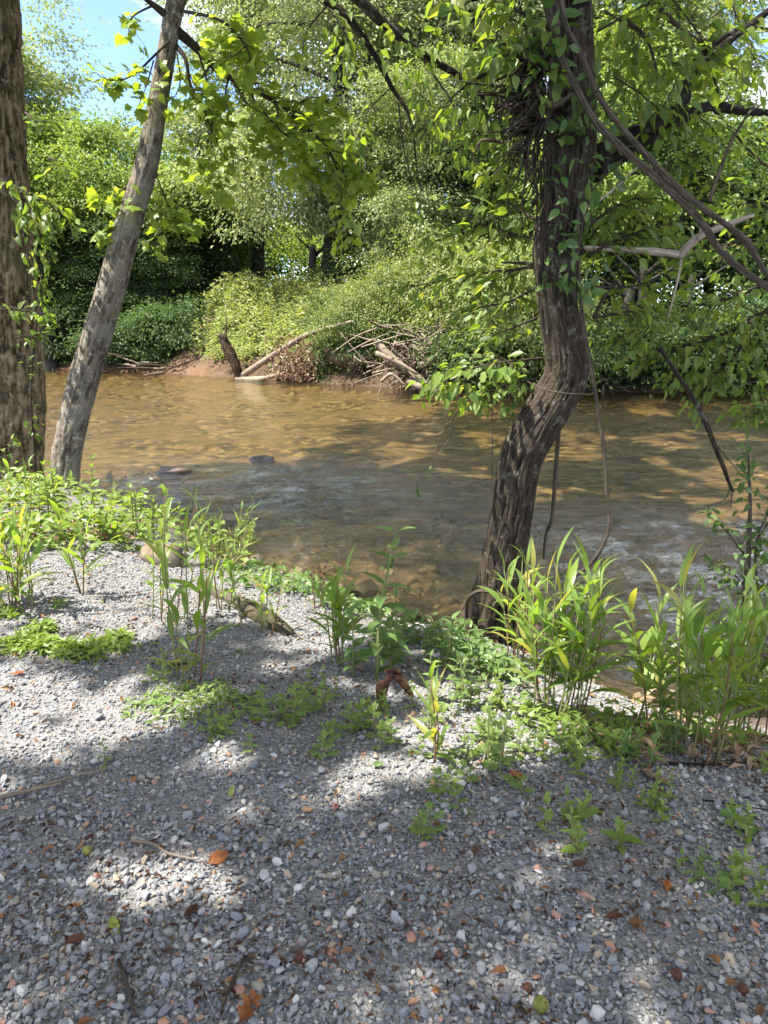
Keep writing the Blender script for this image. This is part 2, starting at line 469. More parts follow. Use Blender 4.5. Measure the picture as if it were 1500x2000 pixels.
# far bank: red mud at the waterline, leaf litter above
t = NT('far_bank_soil'); w = t.world()
n = t.noise(w, 3.0, 8, .65)
lit = t.ramp(n, [(.3, (.025, .018, .012)), (.5, (.06, .043, .027)), (.7, (.11, .08, .05))])
mud = t.ramp(t.noise(w, 2.0, 7, .65), [(.3, (.075, .045, .03)), (.7, (.15, .09, .055))])
grn = t.ramp(t.noise(w, 6, 5, .6), [(.3, (.05, .07, .02)), (.7, (.11, .14, .04))])
c = t.mix(t.attr('mud'), lit, mud); c = t.mix(t.attr('green'), c, grn)
t.principled(c, .95, .1, t.bump(n, .8, .15))
_vx, _vy = gV[:, 0], gV[:, 1]
pathm = np.exp(-((_vx + 9.9 + (ve - 2) * .05) / .8) ** 2) * (ve < 9) * (.6 + .4 * vnoise(gV * 1.3))
mud_a = np.clip(1.3 - ve / (.8 + .5 * vnoise(gV * .7)), 0, 1); mud_a = mud_a * np.clip((-6.5 - _vx) / 2.5, .12, 1); mud_a = np.maximum(mud_a, .6 * pathm * (ve > 0))
green_a = np.clip((ve - .9) / 1.0, 0, 1) * (_vx > -9.0) * (_vx < -1.5) * np.clip(1.4 - (ve - 6) / 4, 0, 1) + .7 * (ve > 16)
far_bank = sub('far_bank', (fe > -.7) & (fd <= 0), t.m, {'mud': mud_a, 'green': np.clip(green_a, 0, 1)})

# the river's surface
wy = np.concatenate([np.arange(2, 12, .11), np.arange(12, 24, .25), np.arange(24, 48, .8), grow(48, 150, 12, 1.6)])
wx = np.concatenate([grow(-9, -300, 16, 2)[::-1], np.arange(-9, 9, .13), grow(9, 300, 16, 2)])
WX, WY = np.meshgrid(wx, wy)
q = np.stack([WX * .9 + WY * .25, WY * 1.9 - WX * .5, 0 * WX], -1).reshape(-1, 3)
def bump_at(px, py, r):
    c = plane_pt(px, py, WATER_Z); return np.exp(-(((WX - c[0]) / r) ** 2 + ((WY - c[1]) / (r * .9)) ** 2))
rif = np.clip(.28 + 1.6 * bump_at(450, 945, 2.9) + 1.6 * bump_at(1330, 1080, 1.9) + .7 * bump_at(1250, 1250, 1.0) + .5 * bump_at(700, 960, 2.4), 0, 1.8)
far_damp = np.clip(1.2 - (WY - 10) / 22, .25, 1)
WZ = WATER_Z + rif * far_damp * (.05 * fbm(q * .9, 2).reshape(WX.shape) + .045 * fbm(q * 2.3 + 4, 2).reshape(WX.shape))
wV = np.stack([WX, WY, WZ], -1).reshape(-1, 3)
a, b = len(wx), len(wy)
ii = (np.arange(b - 1)[:, None] * a + np.arange(a - 1)[None]).ravel()
wF = np.stack([ii, ii + 1, ii + a + 1, ii + a], -1); wc = wV[wF].mean(1)
keep = (shore_d(wc[:, 0], wc[:, 1]) < .8) & (shore_e(wc[:, 0], wc[:, 1]) < 1.6)
t = NT('river_water'); w = t.world((1.0, 2.3, 1.0)); w2 = t.world((.75, 1.9, 1.0))
rr = t.attr('riffle')
h = t.math('ADD', t.math('MULTIPLY', t.noise(w, 2.2, 5, .6, .5), .9), t.math('MULTIPLY', t.noise(w2, 9.5, 6, .68, 1.0), .5))
bp = t.n('ShaderNodeBump', Distance=.16); t.l(h, bp.inputs['Height'])
t.l(t.math('ADD', t.math('MULTIPLY', rr, 1.3), .11), bp.inputs['Strength'])
fr = t.n('ShaderNodeFresnel', IOR=1.33); t.l(bp.outputs[0], fr.inputs['Normal'])
gl = t.n('ShaderNodeBsdfGlossy', Roughness=.03); t.l(bp.outputs[0], gl.inputs['Normal'])
tr = t.n('ShaderNodeBsdfTransparent', Color=(.88, .83, .68, 1))
df = t.n('ShaderNodeBsdfDiffuse', Color=(.30, .235, .12, 1))
m1 = t.n('ShaderNodeMixShader', Fac=.035); t.l(tr.outputs[0], m1.inputs[1]); t.l(df.outputs[0], m1.inputs[2])
m2 = t.n('ShaderNodeMixShader'); t.l(t.math('MINIMUM', t.math('MULTIPLY', fr.outputs[0], t.math('ADD', .95, t.math('MULTIPLY', rr, 3.0))), 1.0), m2.inputs[0]); t.l(m1.outputs[0], m2.inputs[1]); t.l(gl.outputs[0], m2.inputs[2])
t.l(m2.outputs[0], t.out.inputs['Surface'])
river = link('river', mesh_np('river', wV, wF[keep], t.m, True, None, {'riffle': rif.ravel()})); river['kind'] = 'structure'

# ================================================================== FAR TREES
BARK_FAR = bark_mat('bark_far', (.025, .022, .02), (.11, .10, .085), (.08, .075, .065), (6, 1.5), .8, .5)
BARK_PALE = bark_mat('bark_pale', (.16, .15, .13), (.42, .40, .36), (.25, .22, .18), (6, 1.5), .8, .4)
L_SILVER = leaf_mat('leaf_silver_green', [(.145, .190, .080), (.20, .245, .115), (.26, .295, .155), (.17, .215, .09)], .42, (1.3, 1.35, .6))
L_BRIGHT = leaf_mat('leaf_bright_green', [(.12, .185, .040), (.165, .235, .055), (.20, .27, .075), (.135, .20, .048)], .45)
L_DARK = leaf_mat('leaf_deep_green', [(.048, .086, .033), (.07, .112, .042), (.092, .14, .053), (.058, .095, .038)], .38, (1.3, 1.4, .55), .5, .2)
L_WILLOW = leaf_mat('leaf_willow', [(.15, .20, .055), (.19, .24, .075), (.17, .21, .085), (.22, .24, .09)], .42)

def crown(seed, ells, n_cl, per, leaf, spread, tpl=None, up=.8, droop=.25, shell=.45, keepfn=None, clump=9):
    """leaf clusters through the volume of some ellipsoids: V, F and cluster centres"""
    r = np.random.default_rng(seed); tpl = tpl or t_diamond()
    vol = np.array([np.prod(e[1]) ** .8 for e in ells]); pick = r.choice(len(ells), n_cl, p=vol / vol.sum())
    C = np.array([e[0] for e in ells], float)[pick]; RD = np.array([e[1] for e in ells], float)[pick]
    u = unit(r.normal(size=(n_cl, 3))); rad = r.uniform(shell, 1, n_cl) ** .6
    rad = np.where(r.random(n_cl) < .2, rad * r.uniform(1.08, 1.38, n_cl), rad); cc = C + u * RD * rad[:, None]
    nb = max(4, n_cl // clump); bi = r.choice(n_cl, nb, replace=False); own = bi[r.integers(0, nb, n_cl)]      # boughs: clusters gather round some of the points
    pull = r.random(n_cl) < .86; bough = cc[own] + r.normal(size=(n_cl, 3)) * np.array([1, 1, .42]) * (np.minimum(RD[own].mean(1), 4.0) * .24)[:, None]
    cc = np.where(pull[:, None], bough, cc); u = np.where(pull[:, None], u[own], u); RD = np.where(pull[:, None], RD[own], RD); out = unit(u * RD)
    cnt = np.maximum(3, (per * r.lognormal(0, .45, n_cl)).astype(int)); k = np.repeat(np.arange(n_cl), cnt); N = len(k)
    sz = r.uniform(.6, 1.5, n_cl)[k, None]
    off = r.normal(size=(N, 3)) * np.array([spread, spread, spread * .42]) * sz
    hd = np.linalg.norm(off[:, :2], axis=1); off[:, 2] -= .28 * hd ** 1.3
    pos = cc[k] + off
    nrm = unit(np.array([0, 0, up]) + .55 * out[k] + .55 * r.normal(size=(N, 3)))
    ax = unit(off + .5 * out[k] + .45 * r.normal(size=(N, 3)) - np.array([0, 0, droop]))
    if keepfn is not None:
        m = keepfn(pos); pos, nrm, ax = pos[m], nrm[m], ax[m]; N = len(pos)
    V, F = scatter(tpl, pos, ax, nrm, leaf * r.uniform(.65, 1.3, N)); return V, F, cc

def limb_path(r, a, b, sag=.1):
    a, b = np.asarray(a, float), np.asarray(b, float); d = b - a; ln = np.linalg.norm(d)
    m1 = a + d * .35 + r.normal(size=3) * ln * .05 + np.array([0, 0, ln * sag]); m2 = a + d * .7 + r.normal(size=3) * ln * .05 + np.array([0, 0, ln * sag])
    return np.array([a, m1, m2, b])

class TreeKind:
    """one kind of far tree: crown, trunk and limb meshes shared by its copies"""
    def __init__(self, seed, ells, n_cl, per, leaf, spread, lmat, bmat, h, r0, lean=.0, n_limb=7, fork=None, **kw):
        r = np.random.default_rng(seed + 100)
        V, F, cc = crown(seed, ells, n_cl, per, leaf, spread, **kw)
        self.crown = mesh_np('crown', V, F, lmat)
        top = np.array([lean * h, r.normal() * .3, h])
        tp = np.array([[0, 0, -.6], [.02 * h * r.normal(), 0, h * .25], [lean * h * .4 + .02 * h * r.normal(), .2 * r.normal(), h * .55], top])
        tr = [r0 * 1.25, r0, r0 * .7, r0 * .18]
        def dsp(th, s, R, p):
            n = fbm(np.stack([np.cos(th) * 2.2, np.sin(th) * 2.2, s * .35], -1).reshape(-1, 3), 3).reshape(th.shape); return n * R * .22 + R * .55 * np.exp(-s / .7) * (1 + .6 * np.cos(th * 5))
        Vt, Ft, uv, rd = tube(tp, tr, 14, 8, dsp); self.trunk = mesh_np('trunk', Vt, Ft, bmat, True, uv, {'ridge': rd})
        self.limbs = []
        for i in range(n_limb):
            z = h * r.uniform(.25, .8); base = np.array([np.interp(z, tp[:, 2], tp[:, 0]), np.interp(z, tp[:, 2], tp[:, 1]), z])
            c = cc[np.argsort(np.linalg.norm(cc - (base + np.array([r.normal() * 3, r.normal() * 3, 2])), axis=1))[r.integers(0, 12)]]
            Vl, Fl, uv, rd = tube(limb_path(r, base, c), [r0 * .42, r0 * .3, r0 * .2, r0 * .06], 7, 4); self.limbs.append(mesh_np('limb', Vl, Fl, bmat, True, uv, {'ridge': rd}))
    def place(self, name, label, x, y, rot, sc, group, dz=0.0):
        o = thing(name, label, 'tree', (x, y, gz(x, y) + dz), group); o.rotation_euler = (0, 0, rot); o.scale = sc if isinstance(sc, tuple) else (sc,) * 3
        link('trunk', self.trunk, o); link('crown', self.crown, o)
        for l in self.limbs: link('limb', l, o)
        return o

K_TALL = TreeKind(1, [((0, 0, 8.5), (3.6, 3.4, 5.2)), ((1.2, -.6, 14), (3.0, 2.8, 4.2)), ((-1.6, .4, 12), (2.6, 2.6, 3.6)), ((.6, -1.4, 5.2), (3.4, 2.6, 2.4))], 430, 78, .22, .58, L_SILVER, BARK_FAR, 17, .30)
K_ROUND = TreeKind(2, [((0, 0, 7.0), (4.2, 4.0, 3.6)), ((1.8, -.8, 9.2), (2.6, 2.6, 2.6)), ((-2.2, -.6, 5.4), (2.6, 2.6, 2.4))], 330, 82, .23, .6, L_BRIGHT, BARK_FAR, 10.5, .24)
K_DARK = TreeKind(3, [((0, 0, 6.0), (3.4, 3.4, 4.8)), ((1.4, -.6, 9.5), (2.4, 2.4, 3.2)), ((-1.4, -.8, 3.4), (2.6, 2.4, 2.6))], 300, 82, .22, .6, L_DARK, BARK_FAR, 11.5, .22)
K_HIGH = TreeKind(12, [((0, 0, 9.0), (4.4, 3.6, 2.6)), ((1.9, -.8, 10.8), (2.6, 2.4, 1.8)), ((-2.4, -.6, 8.2), (2.8, 2.4, 1.7)), ((.4, -1.6, 7.4), (2.6, 1.8, 1.3))], 360, 80, .22, .58, L_BRIGHT, BARK_FAR, 11, .24, n_limb=10)
K_AIRY = TreeKind(4, [((0, 0, 10), (2.8, 2.8, 5.5)), ((.8, .2, 15), (2.0, 2.0, 3.2)), ((-1.2, 0, 13), (1.9, 1.9, 2.6))], 250, 46, .22, .55, L_SILVER, BARK_PALE, 17.5, .22, n_limb=10)
L_PALE = leaf_mat('leaf_pale_green', [(.18, .225, .105), (.235, .275, .14), (.29, .32, .18), (.21, .25, .115)], .42, (1.3, 1.35, .65))
K_CENTER = TreeKind(5, [((-.6, -.6, 5.6), (4.6, 3.2, 2.6)), ((-2.4, -1.6, 3.6), (2.6, 2.0, 1.7)), ((1.6, -1.2, 3.4), (2.2, 1.8, 1.5)), ((1.0, 0, 9.6), (4.8, 3.6, 3.6)), ((-1.6, 0, 13.6), (4.0, 3, 3.6)), ((1.6, -.4, 16.5), (4.0, 2.6, 3.6)), ((3.6, -.4, 12.5), (2.6, 2.4, 2.6))], 900, 66, .19, .56, L_PALE, BARK_FAR, 19, .34, n_limb=12)
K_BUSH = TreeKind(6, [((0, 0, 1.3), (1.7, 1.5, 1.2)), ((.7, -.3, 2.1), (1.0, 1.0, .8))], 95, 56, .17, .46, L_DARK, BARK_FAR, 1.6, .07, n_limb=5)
K_WILLOW = TreeKind(8, [((0, 0, 2.6), (2.6, 2.0, 1.9)), ((1.2, -.4, 4.0), (1.8, 1.6, 1.5)), ((-1.4, -.5, 1.6), (1.6, 1.4, 1.2))], 190, 52, .17, .58, L_WILLOW, BARK_FAR, 4.6, .12, n_limb=7, up=.5, droop=.8)

def shore_y(px):
    """distance of the far waterline at a pixel column"""
    return float(plane_pt(px, np.interp(px, [a for a, _ in _far], [b for _, b in _far]), WATER_Z)[1])
def far_x(px, Y, py=640): return float(P(px, py, Y)[0])
G_FAR = 'trees along the far bank'
far_trees = [
    # kind, px, Y, rot, scale, name, label
    (K_CENTER, 640, 39.6, 0, (1.15, 1.15, 1.1), 'silver_leaved_tree', 'tall pale green tree filling the middle of the far bank down to the grass'),
    (K_TALL, 905, 40, 1.9, (1.1, 1.1, 1.15), 'tall_tree', 'tall silvery tree behind the driftwood pile with sky gaps in its crown'),
    (K_AIRY, 100, 50, .4, (1.25, 1.25, 1.12), 'airy_tree', 'airy tall tree against the sky beside the thick left trunk'),
    (K_AIRY, 10, 47, 2.4, (1.3, 1.3, 1.1), 'airy_tree', 'airy tree showing behind the thick left trunk near the picture edge'),
    (K_ROUND, 150, 50, .2, (1.1, 1.1, 1.08), 'round_tree', 'round bright green tree under the cloud on the far bank'),
    (K_ROUND, 262, 49, 2.0, (.95, .95, .98), 'round_tree', 'round bright green tree directly behind the leaning sycamore trunk'),
    (K_ROUND, 365, 52, 3.3, (.9, .9, 1.12), 'round_tree', 'round green tree right of the leaning sycamore at the sky gap'),
    (K_HIGH, 100, 44.2, .6, (1.0, 1.0, 1.02), 'spreading_tree', 'bright spreading crown over the dark bushes beside the thick left trunk'),
    (K_HIGH, 285, 44.4, 2.9, (1.0, 1.0, .98), 'spreading_tree', 'bright spreading crown over the dark bushes right of the sycamore trunk'),
    (K_HIGH, 10, 43.6, 4.4, (1.0, 1.0, 1.1), 'spreading_tree', 'bright spreading crown behind the thick left trunk'),
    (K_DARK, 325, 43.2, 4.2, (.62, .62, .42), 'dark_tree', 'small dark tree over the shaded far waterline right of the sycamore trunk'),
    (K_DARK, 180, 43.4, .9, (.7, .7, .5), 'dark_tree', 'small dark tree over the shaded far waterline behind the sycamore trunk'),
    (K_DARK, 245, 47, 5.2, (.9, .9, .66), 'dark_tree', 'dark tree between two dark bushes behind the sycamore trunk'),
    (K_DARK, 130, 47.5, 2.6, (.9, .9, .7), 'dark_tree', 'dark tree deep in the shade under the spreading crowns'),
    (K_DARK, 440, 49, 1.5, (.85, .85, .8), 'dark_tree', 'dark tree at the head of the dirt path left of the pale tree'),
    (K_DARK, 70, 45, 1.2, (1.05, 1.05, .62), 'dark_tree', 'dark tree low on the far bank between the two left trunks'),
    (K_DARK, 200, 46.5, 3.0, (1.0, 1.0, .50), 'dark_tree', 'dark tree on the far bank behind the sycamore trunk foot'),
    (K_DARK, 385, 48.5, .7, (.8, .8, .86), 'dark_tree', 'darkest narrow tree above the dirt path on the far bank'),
    (K_DARK, 300, 44.5, 4.0, (.9, .9, .5), 'dark_tree', 'low dark tree left of the dirt path on the far bank'),
    (K_TALL, 505, 47.5, 4.4, (1.05, 1.05, 1.2), 'tall_tree', 'tall tree rising left of the pale middle tree beside open sky'),
    (K_TALL, 760, 47, 3.1, (1.1, 1.1, 1.25), 'tall_tree', 'tall tree behind and right of the pale middle tree'),
    (K_TALL, 835, 35.5, 5.1, (.75, .75, .62), 'slim_tree', 'slim silvery tree above the driftwood pile on the far bank'),
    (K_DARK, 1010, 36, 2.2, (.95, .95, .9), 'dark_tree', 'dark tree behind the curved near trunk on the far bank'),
    (K_TALL, 1060, 42, 5.5, (1.1, 1.1, 1.2), 'tall_tree', 'tall tree showing on both sides of the curved near trunk'),
    (K_ROUND, 1180, 33, 1.0, (.95, .95, 1.0), 'round_tree', 'bright tree just right of the curved near trunk across the river'),
    (K_TALL, 1240, 39, .9, (1.1, 1.1, 1.1), 'tall_tree', 'tall tree under the dark forked limbs across the river'),
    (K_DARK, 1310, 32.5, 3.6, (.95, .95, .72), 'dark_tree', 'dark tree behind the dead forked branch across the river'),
    (K_ROUND, 1390, 38, 2.8, (1.0, 1.0, .95), 'round_tree', 'bright tree below the sky gap at the right edge'),
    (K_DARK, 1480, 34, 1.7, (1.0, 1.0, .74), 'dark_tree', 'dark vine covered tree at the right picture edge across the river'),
    (K_ROUND, 1560, 42, .5, (1.0, 1.0, .8), 'round_tree', 'round tree beyond the right picture edge under open sky'),
    (K_TALL, -120, 46, .0, (1.1, 1.1, 1.0), 'tall_tree', 'tall tree beyond the thick left trunk outside the left edge'),
]
for kd, px, Y, rot, sc, nm, lb in far_trees:
    kd.place(nm, lb, far_x(px, Y), Y, rot, sc, G_FAR)
for kd, px, Y, rot, sc in ((K_ROUND, -330, 44, 1, 1.1), (K_DARK, -560, 42, 2, 1.1), (K_DARK, 1720, 32, .4, 1.0), (K_TALL, 1800, 38, 3, 1.1), (K_ROUND, 2000, 31, 5, 1.0), (K_TALL, -700, 50, 4, 1.1)):
    kd.place('bank_tree', 'far bank tree beyond the side of the picture', far_x(px, Y), Y, rot, sc, 'far trees beyond the picture sides')
# the wood behind them, one mass
wood = Bag()
for i in range(3):
    V, F, _ = crown(30 + i, [((0, 0, 5), (6.5, 2.6, 4.5)), ((2, 0, 8), (4, 2.4, 3.0))], 150, 26, .46, .95); wood_mod = (V, F)
    for j in range(7):
        X = -62 + j * 17 + i * 5.5; Y = 62 + 3 * i + (j % 3) * 2.0 - .12 * X
        hs = .8 if -34 < X < -12 else 1.0
        wood.add(V * np.array([1, 1, hs]) + np.array([X, Y, gz(X, Y) - .8]), F)
for X in np.arange(-34, 22, 7.0):
    V, F = wood_mod; wood.add(V * np.array([.8, .8, .62]) + np.array([X, 55 - .1 * X, gz(X, 55 - .1 * X) - 1.6]), F)
kind(link('far_wood', wood.mesh('far_wood', L_BRIGHT)), 'stuff', 'far wood closing the view behind the bank trees')

G_BUSH = 'dark bushes low on the far bank'
bushes = [
    (85, shore_y(85) + 1.6, .8, 'dark bush just right of the thick left trunk across the river'), (130, shore_y(130) + 2.2, 1.15, 'dark bush between the thick trunk and the sycamore trunk'),
    (215, shore_y(215) + 1.2, .9, 'dark bush right behind the sycamore trunk foot across the river'), (262, shore_y(262) + 2.2, 1.2, 'tall dark bush right of the sycamore trunk across the river'),
    (318, shore_y(318) + 1.6, .95, 'broad dark bush above the shaded waterline'), (350, shore_y(350) + 3.4, 1.1, 'dark bush beside the dirt path'), (300, 46.0, 1.4, 'big dark bush behind the shaded far shore'),
    (170, 45.6, 1.4, 'big dark bush hidden behind the sycamore trunk'), (420, 47.0, 1.6, 'dark bush at the top of the dirt path'), (40, 43.5, 1.4, 'dark bush behind the thick left trunk'),
    (700, 38.6, 1.0, 'dark bush under the pale middle tree beside the driftwood'), (760, 37.6, 1.3, 'dark bush above the driftwood pile'),
    (1195, shore_y(1195) + .9, 1.0, 'dark bush on the far roots right of the curved trunk'), (1290, shore_y(1290) + .9, 1.05, 'dark bush behind the hanging loop vine across the river'), (1365, shore_y(1365) + 1.0, 1.15, 'dark bush under the low green sprays across the river'),
    (1450, shore_y(1450) + .8, 1.2, 'dark bush at the right edge above the far shore'), (960, shore_y(960) + .7, 1.0, 'dark bush left of the curved trunk across the river'), (1520, shore_y(1520) + 1, 1.3, 'dark bush cut by the right picture edge'), (660, shore_y(660) + 2.6, .8, 'dark bush beside the foot of the pale middle tree'), (720, shore_y(720) + 1.2, .8, 'dark bush right behind the hollow log'), (395, 43.2, .8, 'low dark bush left beside the dirt path'), (1240, shore_y(1240) + .5, .8, 'low bush among the far roots'), (1120, shore_y(1120) + .6, .9, 'dark bush hidden behind the curved trunk'), (1400, shore_y(1400) + .4, .8, 'low dark bush overhanging the far waterline at right'),
]
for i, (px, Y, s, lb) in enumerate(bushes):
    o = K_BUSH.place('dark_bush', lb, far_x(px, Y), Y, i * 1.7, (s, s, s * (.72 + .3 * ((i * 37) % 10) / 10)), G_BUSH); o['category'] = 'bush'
for px, Y, s, rot, lb in ((930, shore_y(930) + 2.4, .85, .4, 'willow like shrub hanging over the driftwood pile'), (1000, shore_y(1000) + 1.2, .9, 2.2, 'yellow green shrub left of the curved trunk across the river'), (860, shore_y(860) + 4.0, .8, 4.0, 'yellow green shrub behind the driftwood pile'), (700, shore_y(700) + 1.2, .55, 3.1, 'green shrub over the hollow log end'), (745, shore_y(745) + 2.8, .6, 5.2, 'green shrub at the left side of the driftwood pile'), (1090, shore_y(1090) + 1.0, .7, 1.5, 'yellow green shrub hidden behind the curved trunk')):
    o = K_WILLOW.place('overhanging_shrub', lb, far_x(px, Y), Y, rot, s, 'yellow green shrubs on the far bank'); o['category'] = 'shrub'

# tall weeds on the sunny slope of the far bank
r = np.random.default_rng(50); N = 34000
x = r.uniform(-11.5, 2.5, N); y = r.uniform(28.5, 45, N); e = shore_e(x, y)
nz = vnoise(np.stack([x * .8, y * .8, 0 * x], -1)); m = (e > .25 + .8 * r.random(N) + .4 * nz + np.clip((-7.5 - x) * .5, 0, 1.2)) & (e < 8.5) & (r.random(N) < .3 + .9 * (nz * .5 + .5)) & (x > -9.4 + .5 * nz - .8 * r.random(N) ** 3) & (x < .6 + 1.5 * nz - .8 * r.random(N))
x, y, nz = x[m], y[m], nz[m]; n = len(x); z = height(x, y); hh = r.uniform(0, 1, n) ** .8 * np.clip(.42 + .7 * nz, .1, 1.0)
np_ = 230; pk = r.integers(0, n, np_); kk = np.repeat(pk, 46); hp = np.repeat(r.uniform(.6, 1.35, np_), 46); ff = r.random(len(kk)); lx, ly = np.repeat(r.normal(size=np_) * .25, 46), np.repeat(r.normal(size=np_) * .2, 46)
wd = .22 * np.sin(np.pi * np.clip(ff * .85 + .12, 0, 1)); x = np.concatenate([x, x[kk] + r.normal(size=len(kk)) * wd + lx * ff ** 2]); y = np.concatenate([y, y[kk] + r.normal(size=len(kk)) * wd + ly * ff ** 2]); z = np.concatenate([z, z[kk]]); hh = np.concatenate([hh, hp * ff]); n = len(x)
V, F = scatter(t_diamond(.5, .1), np.stack([x, y, z + hh], -1), unit(np.stack([r.normal(size=n), r.normal(size=n), r.uniform(-.2, .9, n)], -1)), unit(np.stack([.6 * r.normal(size=n), .6 * r.normal(size=n) - .3, np.ones(n)], -1)), r.uniform(.12, .26, n))
L_MEADOW = leaf_mat('leaf_meadow', [(.17, .225, .07), (.23, .28, .10), (.28, .31, .135), (.26, .25, .12)], .4)
kind(link('bank_weeds', mesh_np('bank_weeds', V, F, L_MEADOW)), 'stuff', 'sunlit tall weeds covering the slope of the far bank')
# ================================================================== FAR SHORE: DEAD WOOD
WOOD_PALE = bark_mat('wood_bleached', (.14, .11, .08), (.42, .36, .29), (.27, .22, .17), (9, 2), 1.5, .4)
WOOD_BROWN = bark_mat('wood_brown', (.03, .02, .014), (.15, .105, .075), (.10, .07, .05), (9, 2), 1.5, .5)
L_DEAD = leaf_mat('leaf_dead', [(.20, .13, .08), (.30, .20, .13), (.36, .26, .18), (.24, .15, .10)], .25, (1.2, 1.0, .7))

def at(px, py, Y, org): return P(px, py, Y) - org
Y0 = shore_y(470) - .6; org = P(470, 742, Y0)
o = thing('fallen_tree', 'bleached fallen tree with shaggy upturned root standing in the far shallows', 'fallen tree', org)
tube_obj('trunk', [at(462, 741, Y0, org), at(485, 726, shore_y(485) - .5, org), at(540, 690, shore_y(540) - .6, org), at(600, 654, shore_y(600) - .6, org), at(690, 627, shore_y(690) - .5, org)], [.15, .15, .13, .10, .06], WOOD_PALE, o, sides=10)
tube_obj('limb', [at(462, 742, Y0 - .1, org), at(490, 742, Y0 - .3, org), at(520, 738, shore_y(520) - .7, org), at(557, 728, shore_y(557) - .6, org)], [.15, .15, .11, .07], WOOD_PALE, o, sides=9)
rt = tube_obj('root', [at(470, 744, Y0, org), at(462, 720, Y0, org), at(450, 690, Y0 + .1, org), at(436, 662, Y0 + .2, org), at(430, 652, Y0 + .2, org)], [.2, .22, .24, .2, .06], WOOD_BROWN, o, sides=10, disp=lambda th, s, R, p: R * .5 * fbm(p.reshape(-1, 3) * 3, 3).reshape(th.shape))
tube_obj('root', [at(440, 668, Y0, org), at(442, 640, Y0, org), at(441, 606, Y0, org)], [.06, .035, .012], WOOD_BROWN, o, sides=5)
r = np.random.default_rng(61)
for i in range(46):
    f = r.random(); c = at(466 - 36 * f, 735 - 80 * f, Y0, org); d = unit(np.array([r.normal(), r.normal(), r.normal() - .2])) * r.uniform(.3, .65)
    tube_obj('rootlet', [c, c + d * .5 + r.normal(size=3) * .05, c + d], [.028, .018, .006], WOOD_BROWN, rt, sides=4, per=3)

def stick_paths(r, c, n, rx, rz, l0, l1, flat=.6):
    for i in range(n):
        p = c + np.array([r.normal() * rx, r.normal() * rx * .4, abs(r.normal()) * rz])
        d = unit(np.array([r.normal(), r.normal() * .6, r.normal() * flat])) * r.uniform(l0, l1)
        yield [p - d / 2, p + r.normal(size=3) * .05, p + d / 2 + r.normal(size=3) * .07]
org = np.array([*P(800, 735, shore_y(800) - .7)[:2], -.9]); r = np.random.default_rng(62)
o = thing('driftwood_pile', 'tangled heap of bleached branches at the far waterline', 'driftwood', org)
for a, b_, r0, YY in (((735, 668), (852, 762), .15, 29.2), ((770, 672), (885, 690), .11, 29.8), ((845, 690), (905, 660), .12, 29.4), ((795, 745), (880, 770), .13, 28.4), ((735, 690), (815, 730), .10, 28.7), ((820, 715), (860, 690), .13, 28.8), ((745, 745), (790, 752), .07, 28.3)):
    YY += shore_y(800) - 30.1; pa, pb = at(*a, YY, org), at(*b_, YY - .5, org)
    tube_obj('log', [pa, pa * .6 + pb * .4 + r.normal(size=3) * .1, pb], [r0, r0 * .9, r0 * .5], WOOD_PALE, o, sides=8)
for p in stick_paths(r, np.array([.75, .1, .5]), 295, 1.0, .8, .5, 2.1): tube_obj('stick', p, [.027 * r.uniform(.5, 1.3), .028, .009], WOOD_PALE if r.random() < .85 else WOOD_BROWN, o, sides=4, per=3)
for p in stick_paths(r, np.array([2.2, .6, .7]), 70, .8, .5, .6, 1.8): tube_obj('stick', p, [.022, .018, .006], WOOD_PALE if r.random() < .5 else WOOD_BROWN, o, sides=4, per=3)
YH = shore_y(690) + .2; org = P(690, 706, YH)
o = thing('hollow_log', 'thick brown log end jutting from the undercut far bank left of the driftwood', 'log', org)
tube_obj('log_body', [at(640, 690, YH + 1.2, org), at(670, 700, YH + .4, org), at(718, 712, YH - .5, org)], [.3, .38, .33], WOOD_BROWN, o, sides=14, disp=lambda th, s, R, p: R * .3 * fbm(p.reshape(-1, 3) * 2, 3).reshape(th.shape))
for i in range(18):
    c = at(715, 712, YH - .5, org) + r.normal(size=3) * .2; d = unit(np.array([r.normal(), -.3, -abs(r.normal())])) * r.uniform(.3, .8)
    tube_obj('rootlet', [c, c + d * .5, c + d], [.03, .02, .006], WOOD_BROWN, o, sides=4, per=2)
org = np.array([*P(598, 742, shore_y(598) - .1)[:2], -.9])
o = thing('dead_brush', 'brown withered brush with some green vine at the far waterline', 'brush', org)
for i in range(70):
    b0 = np.array([r.uniform(-1.3, 1.2), r.uniform(-.3, .6), 0]); hh = r.uniform(.7, 2.3)
    tube_obj('stem', [b0, b0 + np.array([r.normal() * .2, r.normal() * .15, hh * .5]), b0 + np.array([r.normal() * .5, r.normal() * .3, hh])], [.018, .014, .005], WOOD_BROWN, o, sides=4, per=2)
n = 1500; p = np.stack([r.normal(size=n) * .65 - .2, r.normal(size=n) * .35, r.uniform(.1, 2.1, n) * r.uniform(.6, 1, n)], -1)
V, F = scatter(t_diamond(.5, .1), p, unit(r.normal(size=(n, 3))), unit(r.normal(size=(n, 3)) + [0, 0, .5]), r.uniform(.08, .17, n))
kind(link('withered_leaves', mesh_np('withered_leaves', V, F, L_DEAD), o), 'stuff')
n = 1100; p = np.stack([r.normal(size=n) * .3 + .95, r.normal(size=n) * .3 - .2, r.uniform(-.1, 1.9, n)], -1)
V, F = scatter(t_diamond(.6, .1), p, unit(r.normal(size=(n, 3)) - [0, 0, .4]), unit(r.normal(size=(n, 3)) + [0, 0, .6]), r.uniform(.08, .16, n))
kind(link('vine_leaves', mesh_np('vine_leaves', V, F, L_DARK), o), 'stuff')
